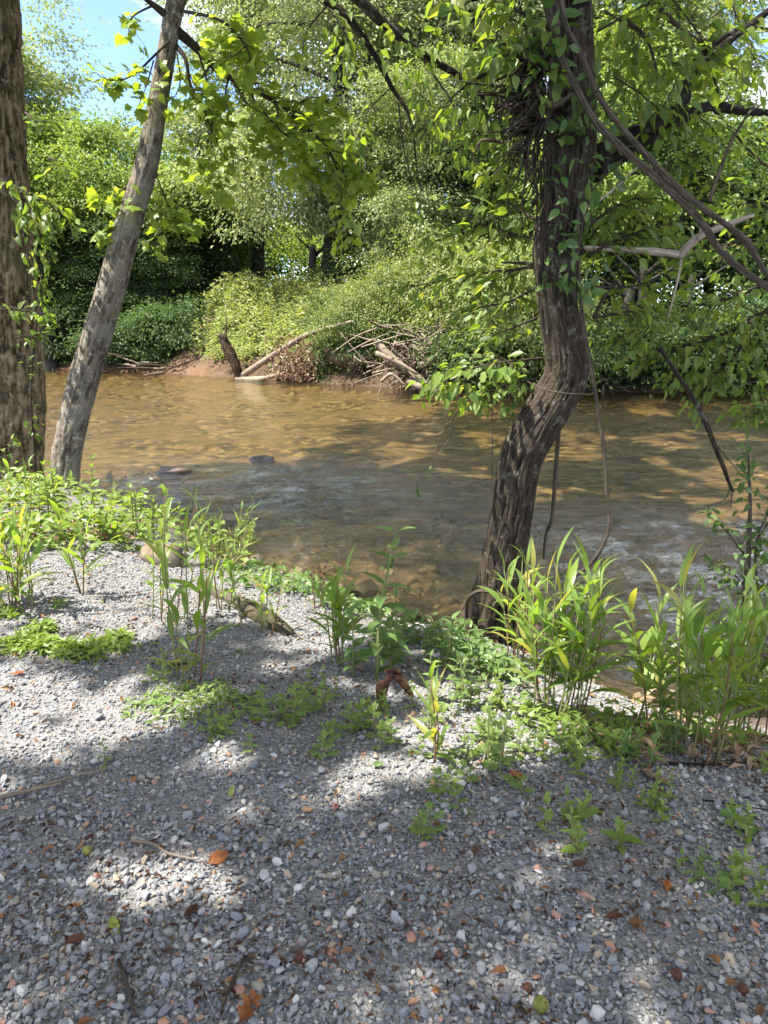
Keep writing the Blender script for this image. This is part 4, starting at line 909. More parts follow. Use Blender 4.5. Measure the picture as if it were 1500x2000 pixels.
# branches that reach in from above at the left of the trunk
limb([(1060, 170, 4.9), (1010, 150, 5.2), (960, 140, 5.4), (900, 175, 5.6)], [.025, .018, .014, .008])
limb([(690, -10, 6.8), (760, 55, 6.9), (830, 110, 7.0), (900, 150, 7.2), (960, 205, 7.4)], [.045, .04, .034, .026, .014])
limb([(635, 0, 6.9), (680, 35, 6.9), (730, 105, 7), (765, 170, 7.1), (800, 230, 7.1), (815, 330, 7.1)], [.036, .032, .025, .02, .014, .006])
limb([(815, 100, 7.0), (850, 150, 7.0), (885, 205, 7.0), (905, 265, 7.0)], [.016, .012, .010, .006])
limb([(778, 200, 7.1), (790, 300, 7.1), (815, 380, 7.1)], [.008, .006, .004])
for pt, r0, n, sz, wd in (
    # upper left of the trunk
    ([(1080, 60, 4.6), (1010, 20, 4.5), (940, -5, 4.4), (860, -20, 4.4)], .012, 46, .13, .24), ([(1080, 90, 4.6), (1040, 80, 4.5), (1000, 95, 4.5), (985, 120, 4.5)], .01, 36, .13, .22), ([(1075, 130, 4.6), (1060, 150, 4.5), (1030, 175, 4.5)], .008, 16, .12, .16),
    ([(1040, 200, 5.2), (990, 220, 5.4), (950, 250, 5.6), (900, 290, 5.8)], .010, 46, .11, .35), ([(1045, 260, 5.2), (1010, 300, 5.3), (985, 350, 5.4)], .010, 44, .11, .3), ([(900, 175, 5.6), (870, 205, 5.7), (850, 240, 5.8)], .006, 24, .10, .3), ([(1050, 330, 5.2), (1030, 380, 5.3), (1000, 420, 5.4)], .008, 34, .11, .28),
    ([(905, 265, 7.0), (920, 300, 7), (940, 350, 7)], .006, 26, .12, .4), ([(815, 330, 7.1), (820, 380, 7.1), (800, 430, 7.1)], .005, 22, .12, .4), ([(765, 170, 7.1), (720, 215, 7.1), (700, 260, 7.1)], .006, 22, .13, .4), ([(730, 105, 7.0), (690, 120, 7.0), (660, 110, 7.0)], .006, 14, .13, .3), ([(960, 205, 7.4), (985, 240, 7.4), (1000, 280, 7.3)], .006, 22, .12, .35),
    # middle, left of the trunk
    ([(1060, 470, 5.0), (990, 455, 5.4), (920, 450, 5.8), (850, 470, 6.2)], .012, 70, .12, .4), ([(1050, 520, 5.1), (980, 530, 5.5), (900, 540, 5.9), (800, 560, 6.4)], .012, 90, .12, .42), ([(1050, 560, 5.1), (990, 590, 5.4), (930, 600, 5.8)], .010, 60, .11, .4), ([(1045, 430, 5.0), (1000, 400, 5.2), (960, 385, 5.4)], .010, 40, .12, .32), ([(1050, 620, 5.0), (1000, 640, 5.2), (960, 650, 5.4), (900, 640, 5.6)], .009, 46, .11, .3),
    ([(1060, 700, 4.95), (1000, 705, 4.9), (940, 715, 4.8), (880, 735, 4.7), (855, 745, 4.7)], .010, 85, .115, .26), ([(1050, 740, 4.95), (1000, 750, 4.9), (950, 765, 4.8), (920, 775, 4.75)], .009, 50, .11, .2),
    # on and right of the trunk
    ([(1150, 500, 4.7), (1200, 470, 4.9), (1260, 450, 5.1), (1330, 430, 5.3)], .012, 80, .12, .36), ([(1150, 440, 4.7), (1210, 400, 5.0), (1270, 380, 5.2)], .012, 60, .125, .36), ([(1160, 560, 4.8), (1230, 560, 5.1), (1300, 540, 5.4)], .010, 60, .11, .36), ([(1160, 620, 4.8), (1220, 610, 5.2), (1280, 600, 5.4)], .010, 55, .11, .36), ([(1230, 340, 5.3), (1290, 330, 5.4), (1350, 320, 5.5)], .010, 60, .11, .42),
    ([(1180, 20, 4.5), (1240, 60, 4.6), (1300, 120, 4.7)], .006, 50, .11, .4), ([(1300, -20, 4.6), (1360, 60, 4.7), (1400, 130, 4.8)], .006, 50, .11, .42), ([(1420, -20, 4.8), (1450, 60, 4.8), (1490, 150, 4.9)], .006, 50, .11, .42), ([(1200, 150, 4.6), (1260, 190, 4.7), (1310, 240, 4.8)], .006, 44, .11, .36), ([(1320, 200, 4.9), (1380, 240, 5.0), (1420, 290, 5.0)], .006, 40, .10, .36),
    ([(600, -20, 6.6), (660, 40, 6.6), (690, 110, 6.6)], .006, 34, .13, .4), ([(720, -20, 6.7), (780, 60, 6.7), (820, 130, 6.7)], .006, 44, .13, .5), ([(850, -20, 6.7), (880, 70, 6.7), (930, 120, 6.7)], .006, 44, .13, .5), ([(780, 160, 7), (840, 200, 7), (880, 260, 7)], .006, 40, .12, .5), ([(980, 30, 5.2), (960, 110, 5.2), (930, 180, 5.2)], .006, 40, .12, .4),
    ([(1260, 260, 5.3), (1300, 200, 5.5), (1340, 120, 5.6)], .008, 46, .11, .4), ([(1190, 200, 5.2), (1230, 150, 5.4), (1270, 90, 5.5)], .008, 60, .12, .42), ([(1170, 60, 5.2), (1240, 20, 5.4), (1320, -10, 5.5)], .008, 60, .12, .42), ([(1400, 150, 5.6), (1440, 120, 5.7), (1480, 130, 5.8)], .006, 36, .10, .4), ([(1380, 40, 5.6), (1430, 10, 5.7), (1500, 0, 5.7)], .006, 44, .11, .4), ([(1420, 245, 5.5), (1460, 260, 5.5), (1500, 250, 5.5)], .005, 18, .085, .2), ([(1460, 300, 5.6), (1490, 320, 5.6), (1520, 310, 5.6)], .005, 14, .085, .2),
    ([(1200, 180, 5.3), (1180, 260, 5.2), (1190, 330, 5.2)], .006, 34, .11, .3), ([(1330, 380, 5.5), (1380, 360, 5.7), (1430, 370, 5.8)], .008, 46, .10, .4)):
    fo.spray(pt, r0, n, sz, wd, .12)
fo.finish()
bt = crt[-1]
for i, e in enumerate(([2.6, -1, 2.0], [-2.4, -.6, 2.4], [1.0, 2.4, 2.2], [-.6, -2.4, 2.0])): tube_obj('limb', [bt - [0, 0, .3 * i], bt + np.array(e) * .5 + [0, 0, .3], bt + np.array(e)], [.12, .08, .03], BARK_OAK, o, sides=8)
canopy(203, [((1.6, 4.8, 7.2), (3.4, 3.0, 2.0)), ((-1.0, 6.2, 7.8), (2.6, 2.4, 1.6)), ((4.4, 6.5, 8.0), (3.0, 3.0, 2.2)), ((5.5, 11, 9.8), (4.5, 3.2, 2.0)), ((1.5, 10, 8.8), (3.4, 2.6, 1.6))], 620, 55, .20, .5, L_MAPLE, o, org)  # unseen outer lobes put in for shade on the right-hand water

# leafy box elder bough that reaches in at the right
org = P(1560, 520, 6.4)
o = thing('box_elder_bough', 'leafy bough hanging low over the water at the right edge', 'bough', org)
fo = Foliage(o, org, M_MAPLE, T_OV, L_MAPLE, BARK_TWIG, 74, 298)
for pt, r0, n, sz, wd in (([(1560, 520, 6.4), (1480, 560, 6.3), (1400, 590, 6.2), (1310, 600, 6.1), (1230, 610, 6.0)], .022, 110, .125, .42), ([(1560, 540, 6.4), (1480, 620, 6.2), (1390, 660, 6.1), (1320, 680, 6.0), (1260, 690, 6.0)], .018, 120, .125, .38), ([(1480, 620, 6.2), (1440, 690, 6.1), (1400, 730, 6.0), (1370, 770, 6.0)], .012, 80, .12, .32), ([(1570, 560, 6.4), (1510, 680, 6.2), (1490, 750, 6.1), (1470, 810, 6.0)], .014, 70, .12, .25),
    ([(1560, 480, 6.4), (1480, 470, 6.3), (1400, 480, 6.2), (1340, 490, 6.2)], .014, 90, .12, .4), ([(1560, 440, 6.4), (1490, 400, 6.4), (1430, 400, 6.4)], .012, 60, .12, .4), ([(1390, 660, 6.1), (1340, 720, 6.0), (1310, 740, 6.0)], .008, 40, .11, .22), ([(1320, 600, 6.1), (1250, 650, 6.0), (1200, 660, 6.0)], .008, 45, .11, .25), ([(1560, 640, 6.2), (1500, 660, 6.1), (1440, 640, 6.1)], .010, 60, .12, .35), ([(1560, 790, 5.6), (1500, 800, 5.5), (1450, 815, 5.4)], .010, 34, .12, .18)):
    fo.spray(pt, r0, n, sz, wd, .08)
fo.finish()

# ---- things that hang on the curved tree
def ropes(bits, org, mat, o, name='strand', sides=10, tw=0):
    for b_ in bits:
        C = np.array([P(*q[:3]) for q in b_]) - org; rr = [q[3] for q in b_]
        tube_obj(name, C, rr, mat, o, sides=sides, per=10, disp=lambda th, s, R, p: (R * (.45 * np.abs(fbm(np.stack([np.cos(th + s * 2.5) * 2.4, np.sin(th + s * 2.5) * 2.4, s * 2.2], -1).reshape(-1, 3), 3)).reshape(th.shape) - .05), np.clip(.5 + fbm(np.stack([np.cos(th + s * 3) * 5, np.sin(th + s * 3) * 5, s], -1).reshape(-1, 3), 2).reshape(th.shape), 0, 1)))
org = P(1130, 180, 4.3)
o = thing('thick_liana', 'thick twisted woody vine slanting from the curved trunk top down to the right', 'vine', org)
ropes([[(1050, -60, 4.45, .015), (1070, 20, 4.42, .018), (1095, 110, 4.4, .018), (1130, 180, 4.35, .019), (1165, 240, 4.3, .019), (1215, 290, 4.25, .019), (1290, 355, 4.2, .019), (1350, 412, 4.15, .019), (1378, 445, 4.1, .018), (1405, 488, 4.1, .018), (1450, 528, 4.1, .018), (1500, 562, 4.1, .018), (1570, 612, 4.1, .017)],
       [(1085, -60, 4.45, .02), (1102, 40, 4.4, .015), (1134, 105, 4.38, .015), (1166, 180, 4.32, .016), (1206, 240, 4.28, .016), (1264, 305, 4.22, .016), (1330, 372, 4.16, .016), (1385, 415, 4.1, .016), (1420, 440, 4.1, .015), (1460, 475, 4.1, .02), (1490, 525, 4.1, .015), (1540, 590, 4.1, .015)]], org, BARK_VINE, o, sides=16)
org = P(1160, 760, 4.6)
o = thing('loop_vine', 'thin pale vine hanging beside the curved trunk and looping back over the water', 'vine', org)
ropes([[(1132, 400, 4.6, .011), (1128, 470, 4.55, .012), (1132, 560, 4.55, .012), (1142, 650, 4.55, .013), (1155, 720, 4.55, .013), (1166, 790, 4.55, .012), (1180, 880, 4.55, .012), (1184, 950, 4.55, .012), (1190, 1020, 4.55, .012), (1180, 1060, 4.55, .012), (1155, 1100, 4.6, .012), (1128, 1122, 4.7, .011), (1100, 1140, 4.8, .009)]], org, BARK_VINE, o)
org = P(1083, 950, 4.9)
o = thing('dangling_vine', 'short dark vine hanging straight behind the curved trunk', 'vine', org)
ropes([[(1096, 780, 4.95, .014), (1090, 860, 4.95, .014), (1084, 940, 4.95, .015), (1078, 1010, 4.95, .013), (1066, 1045, 4.95, .012), (1062, 1090, 4.95, .008)]], org, BARK_TWIG, o)
org = P(1090, 765, 4.5)
o = thing('stuck_twig', 'bare twig lying across the bend of the curved trunk', 'twig', org)
ropes([[(1030, 745, 4.62, .004), (1060, 760, 4.5, .005), (1100, 768, 4.48, .005), (1155, 771, 4.5, .004)]], org, BARK_VINE, o, 'stem', 6)
org = P(950, 1160, 4.55)
o = thing('root_loop', 'smooth woody root looping out around the curved trunk base', 'root', org)
ropes([[(912, 1205, 4.68, .012), (914, 1172, 4.6, .013), (935, 1154, 4.52, .013), (965, 1158, 4.48, .014), (995, 1172, 4.5, .015), (1030, 1182, 4.6, .014)]], org, BARK_VINE, o, 'stem', 10)
org = P(1330, 497, 4.9)
o = thing('dead_branch', 'dead pale forked branch lodged level to the right of the curved trunk', 'dead branch', org)
ropes([[(1140, 485, 4.85, .014), (1200, 487, 4.9, .018), (1260, 490, 4.9, .022), (1325, 497, 4.9, .026)], [(1328, 500, 4.9, .026), (1350, 475, 4.85, .024), (1380, 455, 4.8, .022), (1430, 435, 4.75, .018), (1472, 420, 4.7, .010)]], org, WOOD_PALE, o, 'limb', 12)
ropes([[(1330, 500, 4.9, .008), (1325, 540, 4.9, .007), (1305, 620, 4.9, .005)], [(1362, 468, 4.8, .010), (1372, 440, 4.75, .008)]], org, WOOD_PALE, o, 'twig', 6)
o = thing('bare_stick', 'thin bare stick rising to the sky gap at the right edge', 'stick', P(1400, 380, 4.5)); org = P(1400, 380, 4.5)
ropes([[(1385, 395, 4.3, .012), (1400, 350, 4.4, .011), (1422, 290, 4.6, .010), (1450, 240, 4.7, .008), (1478, 200, 4.8, .005)], [(1462, 222, 4.75, .006), (1500, 195, 4.8, .005), (1530, 180, 4.8, .004)]], org, BARK_VINE, o, 'stem', 7)
o = thing('green_stick', 'pale thin stick slanting up right from behind the curved trunk', 'stick', P(1190, 370, 4.6)); org = P(1190, 370, 4.6)
ropes([[(1130, 415, 4.6, .007), (1180, 385, 4.6, .007), (1250, 322, 4.7, .005)]], org, WOOD_PALE, o, 'stem', 6)
org = P(1090, 200, 4.3)
o = thing('broken_stub', 'broken pale branch stub jutting from the root mass on the curved trunk', 'stub', org)
ropes([[(1060, 190, 4.5, .012), (1072, 205, 4.4, .018), (1090, 204, 4.33, .017), (1106, 192, 4.28, .012), (1118, 184, 4.24, .009)]], org, BARK_VINE, o, 'stem', 10)
org = P(1050, 200, 4.6); r = np.random.default_rng(81)
o = thing('root_mass', 'dark clump of matted roots on the left side of the curved trunk', 'root clump', org)
for i in range(150):
    c = np.array([r.normal() * .045 - .02, r.normal() * .05 - .05, r.normal() * .13]); d = np.array([-abs(r.normal()) * .12 - .02, -abs(r.normal()) * .06, r.normal() * .12 - .05])
    tube_obj('rootlet', [c, c + d * .5 + r.normal(size=3) * .03, c + d + r.normal(size=3) * .03], [.010, .008, .003], BARK_TWIG if r.random() < .8 else WOOD_BROWN, o, sides=4, per=3)
for i in range(40):
    c = np.array([r.normal() * .04 + .02, -.1, -.1 - abs(r.normal()) * .25]); d = np.array([r.normal() * .04, -.02, -r.uniform(.1, .45)])
    tube_obj('rootlet', [c, c + d * .5 + r.normal(size=3) * .03, c + d], [.006, .005, .002], BARK_TWIG, o, sides=4, per=3)
# creeper leaves over the trunk
org = P(1110, 350, 4.5)
o = thing('trunk_creeper', 'dark green creeper clinging to the upper curved trunk', 'vine', org)
fo = Foliage(o, org, M_CREEP, T_OV, L_CREEP, BARK_TWIG, 75, 290)
for pt, n, sz, wd in (([(1125, 600, 4.5), (1130, 500, 4.45), (1140, 400, 4.42), (1140, 300, 4.4), (1125, 200, 4.38)], 44, .09, .2), ([(1070, 560, 4.55), (1065, 480, 4.5), (1090, 420, 4.45), (1080, 330, 4.42), (1085, 230, 4.4)], 34, .095, .16), ([(1150, 380, 4.5), (1180, 340, 4.5), (1200, 270, 4.5)], 34, .11, .2), ([(1080, 200, 4.4), (1060, 120, 4.4), (1080, 40, 4.4)], 40, .11, .18), ([(1050, 450, 4.55), (1080, 470, 4.45), (1120, 465, 4.45)], 12, .08, .1), ([(1060, 540, 4.55), (1100, 545, 4.5), (1130, 560, 4.5)], 14, .10, .08), ([(1160, 320, 4.5), (1150, 250, 4.5), (1170, 150, 4.5)], 24, .11, .16), ([(1155, 420, 4.5), (1160, 480, 4.5), (1155, 540, 4.5)], 14, .10, .14)):
    fo.spray(pt, .006, n, sz, wd, .05, up=.6)
fo.finish()
# hanging stem with leaves, left of the curved trunk, and the slanting mossy stem at the right
org = P(870, 850, 4.7)
o = thing('hanging_twigs', 'thin bare twigs hanging over the water left of the curved trunk', 'twig', org)
ropes([[(915, 770, 4.75, .004), (890, 810, 4.7, .004), (862, 845, 4.7, .004), (840, 850, 4.7, .003)], [(885, 815, 4.7, .003), (880, 850, 4.7, .003), (862, 880, 4.7, .003), (848, 920, 4.7, .002)], [(960, 780, 4.8, .003), (962, 860, 4.8, .003), (960, 960, 4.8, .002)], [(858, 850, 4.7, .003), (850, 890, 4.7, .003), (846, 912, 4.7, .002)]], org, BARK_TWIG, o, 'twig', 5)
fo = Foliage(o, org, M_CREEP, T_OV, L_CREEP, BARK_TWIG, 76, 40); fo.spray([(846, 905, 4.7), (845, 918, 4.7), (842, 925, 4.7)], .002, 10, .035, .03, .0); fo.spray([(815, 940, 4.7), (815, 955, 4.7), (812, 965, 4.7)], .002, 10, .035, .03, .0); fo.finish()
org = P(1380, 830, 5.2)
o = thing('slanting_stem', 'mossy thin trunk slanting down to the right over the water', 'stem', org)
ropes([[(1290, 680, 5.6, .016), (1325, 735, 5.5, .017), (1352, 775, 5.4, .018), (1375, 820, 5.3, .018), (1400, 880, 5.2, .017), (1425, 945, 5.1, .013), (1432, 960, 5.1, .01)]], org, BARK_OAK, o, 'stem', 12)
ropes([[(1428, 945, 5.1, .006), (1415, 975, 5.1, .004), (1375, 990, 5.1, .003)], [(1430, 950, 5.1, .005), (1428, 990, 5.1, .004)], [(1400, 870, 5.2, .005), (1450, 930, 5.1, .004)]], org, BARK_TWIG, o, 'twig', 5)

# ---- unseen tree added beyond the left edge; its high crown shades the far water
org = np.array([-9.6, 9.2, gz(-9.6, 9.2)])
o = thing('added_shade_tree', 'tall tree on the near bank beyond the left edge leaning over the river', 'tree', org)
tube_obj('trunk', [[0, 0, -.4], [.2, .3, 4], [.9, 1.2, 9], [2.0, 3.2, 15]], [.5, .4, .32, .18], BARK_BIG, o, sides=24, per=10, disp=d_big)
for i, e in enumerate(([4.5, 2, 2.5], [5, 6, 2], [1, 6.5, 2.5], [8, 9, 2.5], [-2, 1, 3])): tube_obj('limb', [[1.2, 1.9, 11 + .5 * i], np.array([1.2, 1.9, 12.4 + .4 * i]) + np.array(e) * .5, np.array([1.2, 1.9, 12.4 + .4 * i]) + np.array(e)], [.18, .12, .04], BARK_BIG, o, sides=9)
canopy(205, [((-4.5, 13.5, 16.5), (5.0, 3.6, 2.6)), ((-2.0, 18.5, 18.0), (5.6, 3.8, 2.4)), ((2.5, 20.5, 18.0), (5.0, 3.6, 2.2)), ((-8, 12, 15.5), (3.5, 4, 2.5))], 620, 60, .28, .62, L_MAPLE, o, org)

# ---- the tree behind the viewer whose crown shades the gravel
org = np.array([-6.2, -2.0, 0.0])
o = thing('shade_tree', 'tall leafy tree on the near bank that shades the gravel from beyond the left edge', 'tree', org)
tube_obj('trunk', [[0, 0, -.3], [.1, 0, 2.5], [.4, .4, 5], [.8, 1.2, 8.5]], [.42, .34, .28, .16], BARK_BIG, o, sides=24, per=10, disp=d_big)
for i, e in enumerate(([3.6, 3.5, 2.5], [-1.5, 3, 3], [3, -1.5, 3], [2.6, 6, 1.8], [5.2, 1.2, 1.6], [.3, .5, 4])): tube_obj('limb', [[.5, .6, 5.6 + .3 * i], np.array([.5, .6, 6.6 + .2 * i]) + np.array(e) * .5, np.array([.5, .6, 6.6 + .2 * i]) + np.array(e)], [.16, .11, .04], BARK_BIG, o, sides=9)
canopy(204, [((-4.0, 1.2, 9.2), (4.4, 4.0, 2.2)), ((-2.6, 4.0, 8.6), (3.4, 2.6, 1.8)), ((-1.0, 1.4, 8.8), (3.4, 3.2, 2.0)), ((1.4, 2.4, 8.4), (3.0, 3.0, 1.8))], 560, 56, .20, .60, L_MAPLE, o, org)

def in_sun(pts):
    for a, b, Y, n, rad in pts: SPRAYED.append(P(a, b, Y) + np.random.default_rng(int(a + b)).normal(size=(n * 4, 3)) * (rad + .07))
_sp = np.vstack(SPRAYED); _n = vnoise(np.stack([_sp @ SUN_U * .8, _sp @ SUN_V * .8, 0 * _sp[:, 0] + 2], -1)); LIT = sun_cell(_sp[_n > -.25]); SPRAYED.clear()
in_sun([(1075, 1180, 3.5, 60, .14), (1085, 1300, 3.4, 60, .12), (1100, 1230, 3.4, 40, .1), (1080, 815, 4.6, 12, .05), (1092, 738, 4.6, 5, .03), (985, 1060, 4.6, 20, .08), (965, 1190, 4.6, 20, .08), (640, 1180, 4.2, 20, .1), (380, 1080, 4.6, 60, .2), (100, 1000, 7, 120, .4), (300, 980, 7, 100, .4), (480, 1000, 6.5, 60, .3),
        (20, 760, 8.6, 40, .2), (10, 560, 8.6, 60, .25), (20, 880, 8.6, 30, .15), (5, 250, 8.6, 30, .2), (180, 690, 8.1, 40, .15), (215, 560, 8.1, 20, .1), (300, 150, 8.1, 30, .15), (150, 800, 8.1, 14, .08), (160, 1100, 5, 30, .15), (1440, 1130, 3.6, 20, .1), (950, 740, 4.8, 60, .25), (60, 400, 8.4, 60, .3)])
LIT = np.unique(np.concatenate([LIT, sun_cell(np.vstack(SPRAYED))]))
for a in CANOPIES: grow_canopy(*a)
# ================================================================== GRAVEL: the stones themselves
t = NT('gravel_stone'); rr = t.rand(); w = t.coords('Object')
c = t.ramp(rr, [(0, (.055, .06, .072)), (.10, (.115, .122, .138)), (.26, (.205, .21, .22)), (.42, (.15, .156, .17)), (.57, (.255, .255, .25)), (.67, (.21, .185, .15)), (.745, (.33, .325, .315)), (.80, (.13, .138, .158)), (.885, (.30, .23, .155)), (.93, (.33, .165, .09)), (.953, (.43, .415, .385)), (.975, (.30, .15, .105)), (.988, (.175, .185, .205))], 'CONSTANT')
n = t.noise(t.world(), 160, 4, .6); n2 = t.noise(t.world(), 1.6, 5, .6)
c = t.mix(t.ramp(n, [(.35, (0, 0, 0)), (.7, (.3, .3, .3))]), c, (.25, .24, .225))
c = t.mix(t.ramp(n2, [(.46, (0, 0, 0)), (.62, (.3, .3, .3))]), c, (.15, .145, .14))
t.principled(c, .78, .3, t.bump(n, .35, .004)); MAT_STONE = t.m

ph = (1 + 5 ** .5) / 2
ICO_V = unit(np.array([(-1, ph, 0), (1, ph, 0), (-1, -ph, 0), (1, -ph, 0), (0, -1, ph), (0, 1, ph), (0, -1, -ph), (0, 1, -ph), (ph, 0, -1), (ph, 0, 1), (-ph, 0, -1), (-ph, 0, 1)], float))
ICO_F = np.array([(0, 11, 5), (0, 5, 1), (0, 1, 7), (0, 7, 10), (0, 10, 11), (1, 5, 9), (5, 11, 4), (11, 10, 2), (10, 7, 6), (7, 1, 8), (3, 9, 4), (3, 4, 2), (3, 2, 6), (3, 6, 8), (3, 8, 9), (4, 9, 5), (2, 4, 11), (6, 2, 10), (8, 6, 7), (9, 8, 1)])
r = np.random.default_rng(90)
def stone_shape(r):
    v = ICO_V.copy(); v = np.sign(v) * np.abs(v) ** r.uniform(.6, .95)
    v *= r.uniform(.62, 1.25, (12, 1)); v *= np.array([1, r.uniform(.55, .9), r.uniform(.34, .62)]); return v * .5
STONES = [stone_shape(r) for _ in range(18)]
def in_gravel(x, y): 
    px, py = to_px(np.stack([x, y, 0 * x], -1))
    return shore_d(x, y)
def lay_stones(r, x, y, size, sink=.28):
    n = len(x); z = height(x, y)
    q = r.normal(size=(n, 4)) * np.array([1, .32, .32, 1]); q /= np.linalg.norm(q, axis=1, keepdims=True); a, b, c, d = q.T
    R = np.stack([np.stack([1 - 2 * (c * c + d * d), 2 * (b * c - a * d), 2 * (b * d + a * c)], -1), np.stack([2 * (b * c + a * d), 1 - 2 * (b * b + d * d), 2 * (c * d - a * b)], -1), np.stack([2 * (b * d - a * c), 2 * (c * d + a * b), 1 - 2 * (b * b + c * c)], -1)], -2)
    pos = np.stack([x, y, z + size * (.2 - sink * .3) + r.uniform(-.05, .28, n) * size], -1); return pos, R
def stones_mesh(r, x, y, size):
    pos, R = lay_stones(r, x, y, size); k = r.integers(0, len(STONES), len(x)); S = np.array(STONES)[k]
    V = np.einsum('nij,nkj->nki', R, S) * size[:, None, None] + pos[:, None]
    return V.reshape(-1, 3), (ICO_F[None] + (np.arange(len(x)) * 12)[:, None, None]).reshape(-1, 3)
# near field: dense; farther the stones are as small, the sheet below carries the grit
N = 108000
y = 0.95 + (6.2 - .95) * r.random(N) ** 1.25; x = r.uniform(-1, 1, N) * (.68 * y + .55)
bare = fbm(np.stack([x * 1.6, y * 1.6, 0 * x], -1), 4)
m = (shore_d(x, y) > .55) & (r.random(N) < np.clip(1.05 - 1.8 * np.clip(bare - .10, 0, 1), .5, 1))
x, y = x[m], y[m]; big = .82 + .32 * np.clip(fbm(np.stack([x * 1.1, y * 1.1, 0 * x + 8], -1), 3) + .35, 0, 1); size = np.clip(.0145 * big * r.lognormal(0, .42, len(x)), .007, .042) * np.where(y < 2.5, 1.0, .92)
V, F = stones_mesh(r, x, y, size)
o = link('gravel', mesh_np('gravel', V, F, MAT_STONE), gravel_bank); kind(o, 'stuff', 'crushed grey gravel covering the bank')
# the largest stones, each its own
ST_M = [mesh_np('stone', s, ICO_F, MAT_STONE) for s in STONES]
nb = 0
while nb < 296:
    yy = 1.0 + 2.9 * r.random() ** 1.5; xx = r.uniform(-1, 1) * (.6 * yy + .15)
    if shore_d(np.array([xx]), np.array([yy]))[0] < .7: continue
    s = float(np.clip(.030 * r.lognormal(0, .25), .024, .055)); pos, R = lay_stones(r, np.array([xx]), np.array([yy]), np.array([s]), .5)
    o = link('stone', ST_M[r.integers(len(ST_M))], gravel_bank); mm = Matrix([[*(R[0, i] * s), pos[0, i]] for i in range(3)] + [[0, 0, 0, 1]]); o.matrix_basis = mm; nb += 1
# cobbles on the river bed near the bank
N = 5200; y = r.uniform(4, 14, N); x = r.uniform(-5, 7, N); dd = shore_d(x, y); m = (dd < .15) & (dd > -5) & (fbm(np.stack([x * .7, y * .7, 0 * x], -1), 3) > -.12); x, y = x[m], y[m]
V, F = stones_mesh(r, x, y, np.clip(.085 * r.lognormal(0, .5, len(x)), .03, .3))
t = NT('river_stone'); c = t.ramp(t.rand(), [(0, (.05, .04, .026)), (.3, (.12, .09, .048)), (.55, (.20, .15, .08)), (.8, (.28, .225, .145)), (1, (.17, .125, .07))]); t.principled(c, .7, .3); MAT_RSTONE = t.m
kind(link('cobbles', mesh_np('cobbles', V, F, MAT_RSTONE), river_bed), 'stuff', 'brown cobbles lying on the river bed')

# dark crumbs of plant litter among the gravel
N = 4600; y = 1.0 + 3.6 * r.random(N) ** 1.2; x = r.uniform(-1, 1, N) * (.62 * y + .3)
m = (shore_d(x, y) > .4) & (fbm(np.stack([x * 2.6, y * 2.6, 0 * x + 3], -1), 3) > .06); x, y = x[m], y[m]; n = len(x)
V, F = scatter(t_diamond(.35, .25), np.stack([x, y, height(x, y) + .014], -1), unit(r.normal(size=(n, 3)) * [1, 1, .35]), unit(r.normal(size=(n, 3)) * .5 + [0, 0, 1]), r.uniform(.012, .034, n))
L_CRUMB = leaf_mat('litter_crumb', [(.05, .03, .02), (.09, .05, .035), (.12, .08, .05)], .1, (1, 1, 1), .9, .05)
kind(link('plant_litter', mesh_np('plant_litter', V, F, L_CRUMB)), 'stuff', 'dark crumbs of plant litter lying among the gravel')

N = 420; y = 1.0 + 4.2 * r.random(N) ** 1.1; x = r.uniform(-1, 1, N) * (.62 * y + .3); m = shore_d(x, y) > .4; x, y = x[m], y[m]; n = len(x)
V, F = scatter(t_ovate(.5, .3, .2), np.stack([x, y, height(x, y) + .016], -1), unit(r.normal(size=(n, 3)) * [1, 1, .25]), unit(r.normal(size=(n, 3)) * .4 + [0, 0, 1]), r.uniform(.012, .045, n))
kind(link('leaf_scraps', mesh_np('leaf_scraps', V, F, leaf_mat('leaf_scrap', [(.06, .03, .018), (.14, .07, .035), (.22, .13, .06), (.10, .06, .03), (.28, .12, .05)], .15, (1.1, 1, .8), .8, .1))), 'stuff', 'brown scraps of dead leaves strewn over the gravel')

# ================================================================== FALLEN LEAVES, FRUITS, TWIGS ON THE GRAVEL
def dry_mat(name, a, b, tr=.2):
    t = NT(name); n = t.noise(t.coords('Object'), 30, 5, .6); c = t.ramp(n, [(.3, a), (.7, b)]); p = t.principled(c, .7, .2, t.bump(n, .5, .003))
    q = t.n('ShaderNodeBsdfTranslucent'); t.l(c, q.inputs[0]); s = t.n('ShaderNodeMixShader', Fac=tr); t.l(p.outputs[0], s.inputs[1]); t.l(q.outputs[0], s.inputs[2]); t.l(s.outputs[0], t.out.inputs['Surface']); return t.m
D_ORANGE = dry_mat('dry_orange', (.17, .055, .018), (.31, .12, .04)); D_BROWN = dry_mat('dry_brown', (.045, .02, .012), (.14, .065, .038)); D_TAN = dry_mat('dry_tan', (.16, .105, .07), (.29, .21, .14)); D_GREEN = dry_mat('fallen_green', (.06, .11, .03), (.10, .16, .045)); D_YELLOW = dry_mat('fallen_yellow_green', (.16, .20, .035), (.30, .32, .08))
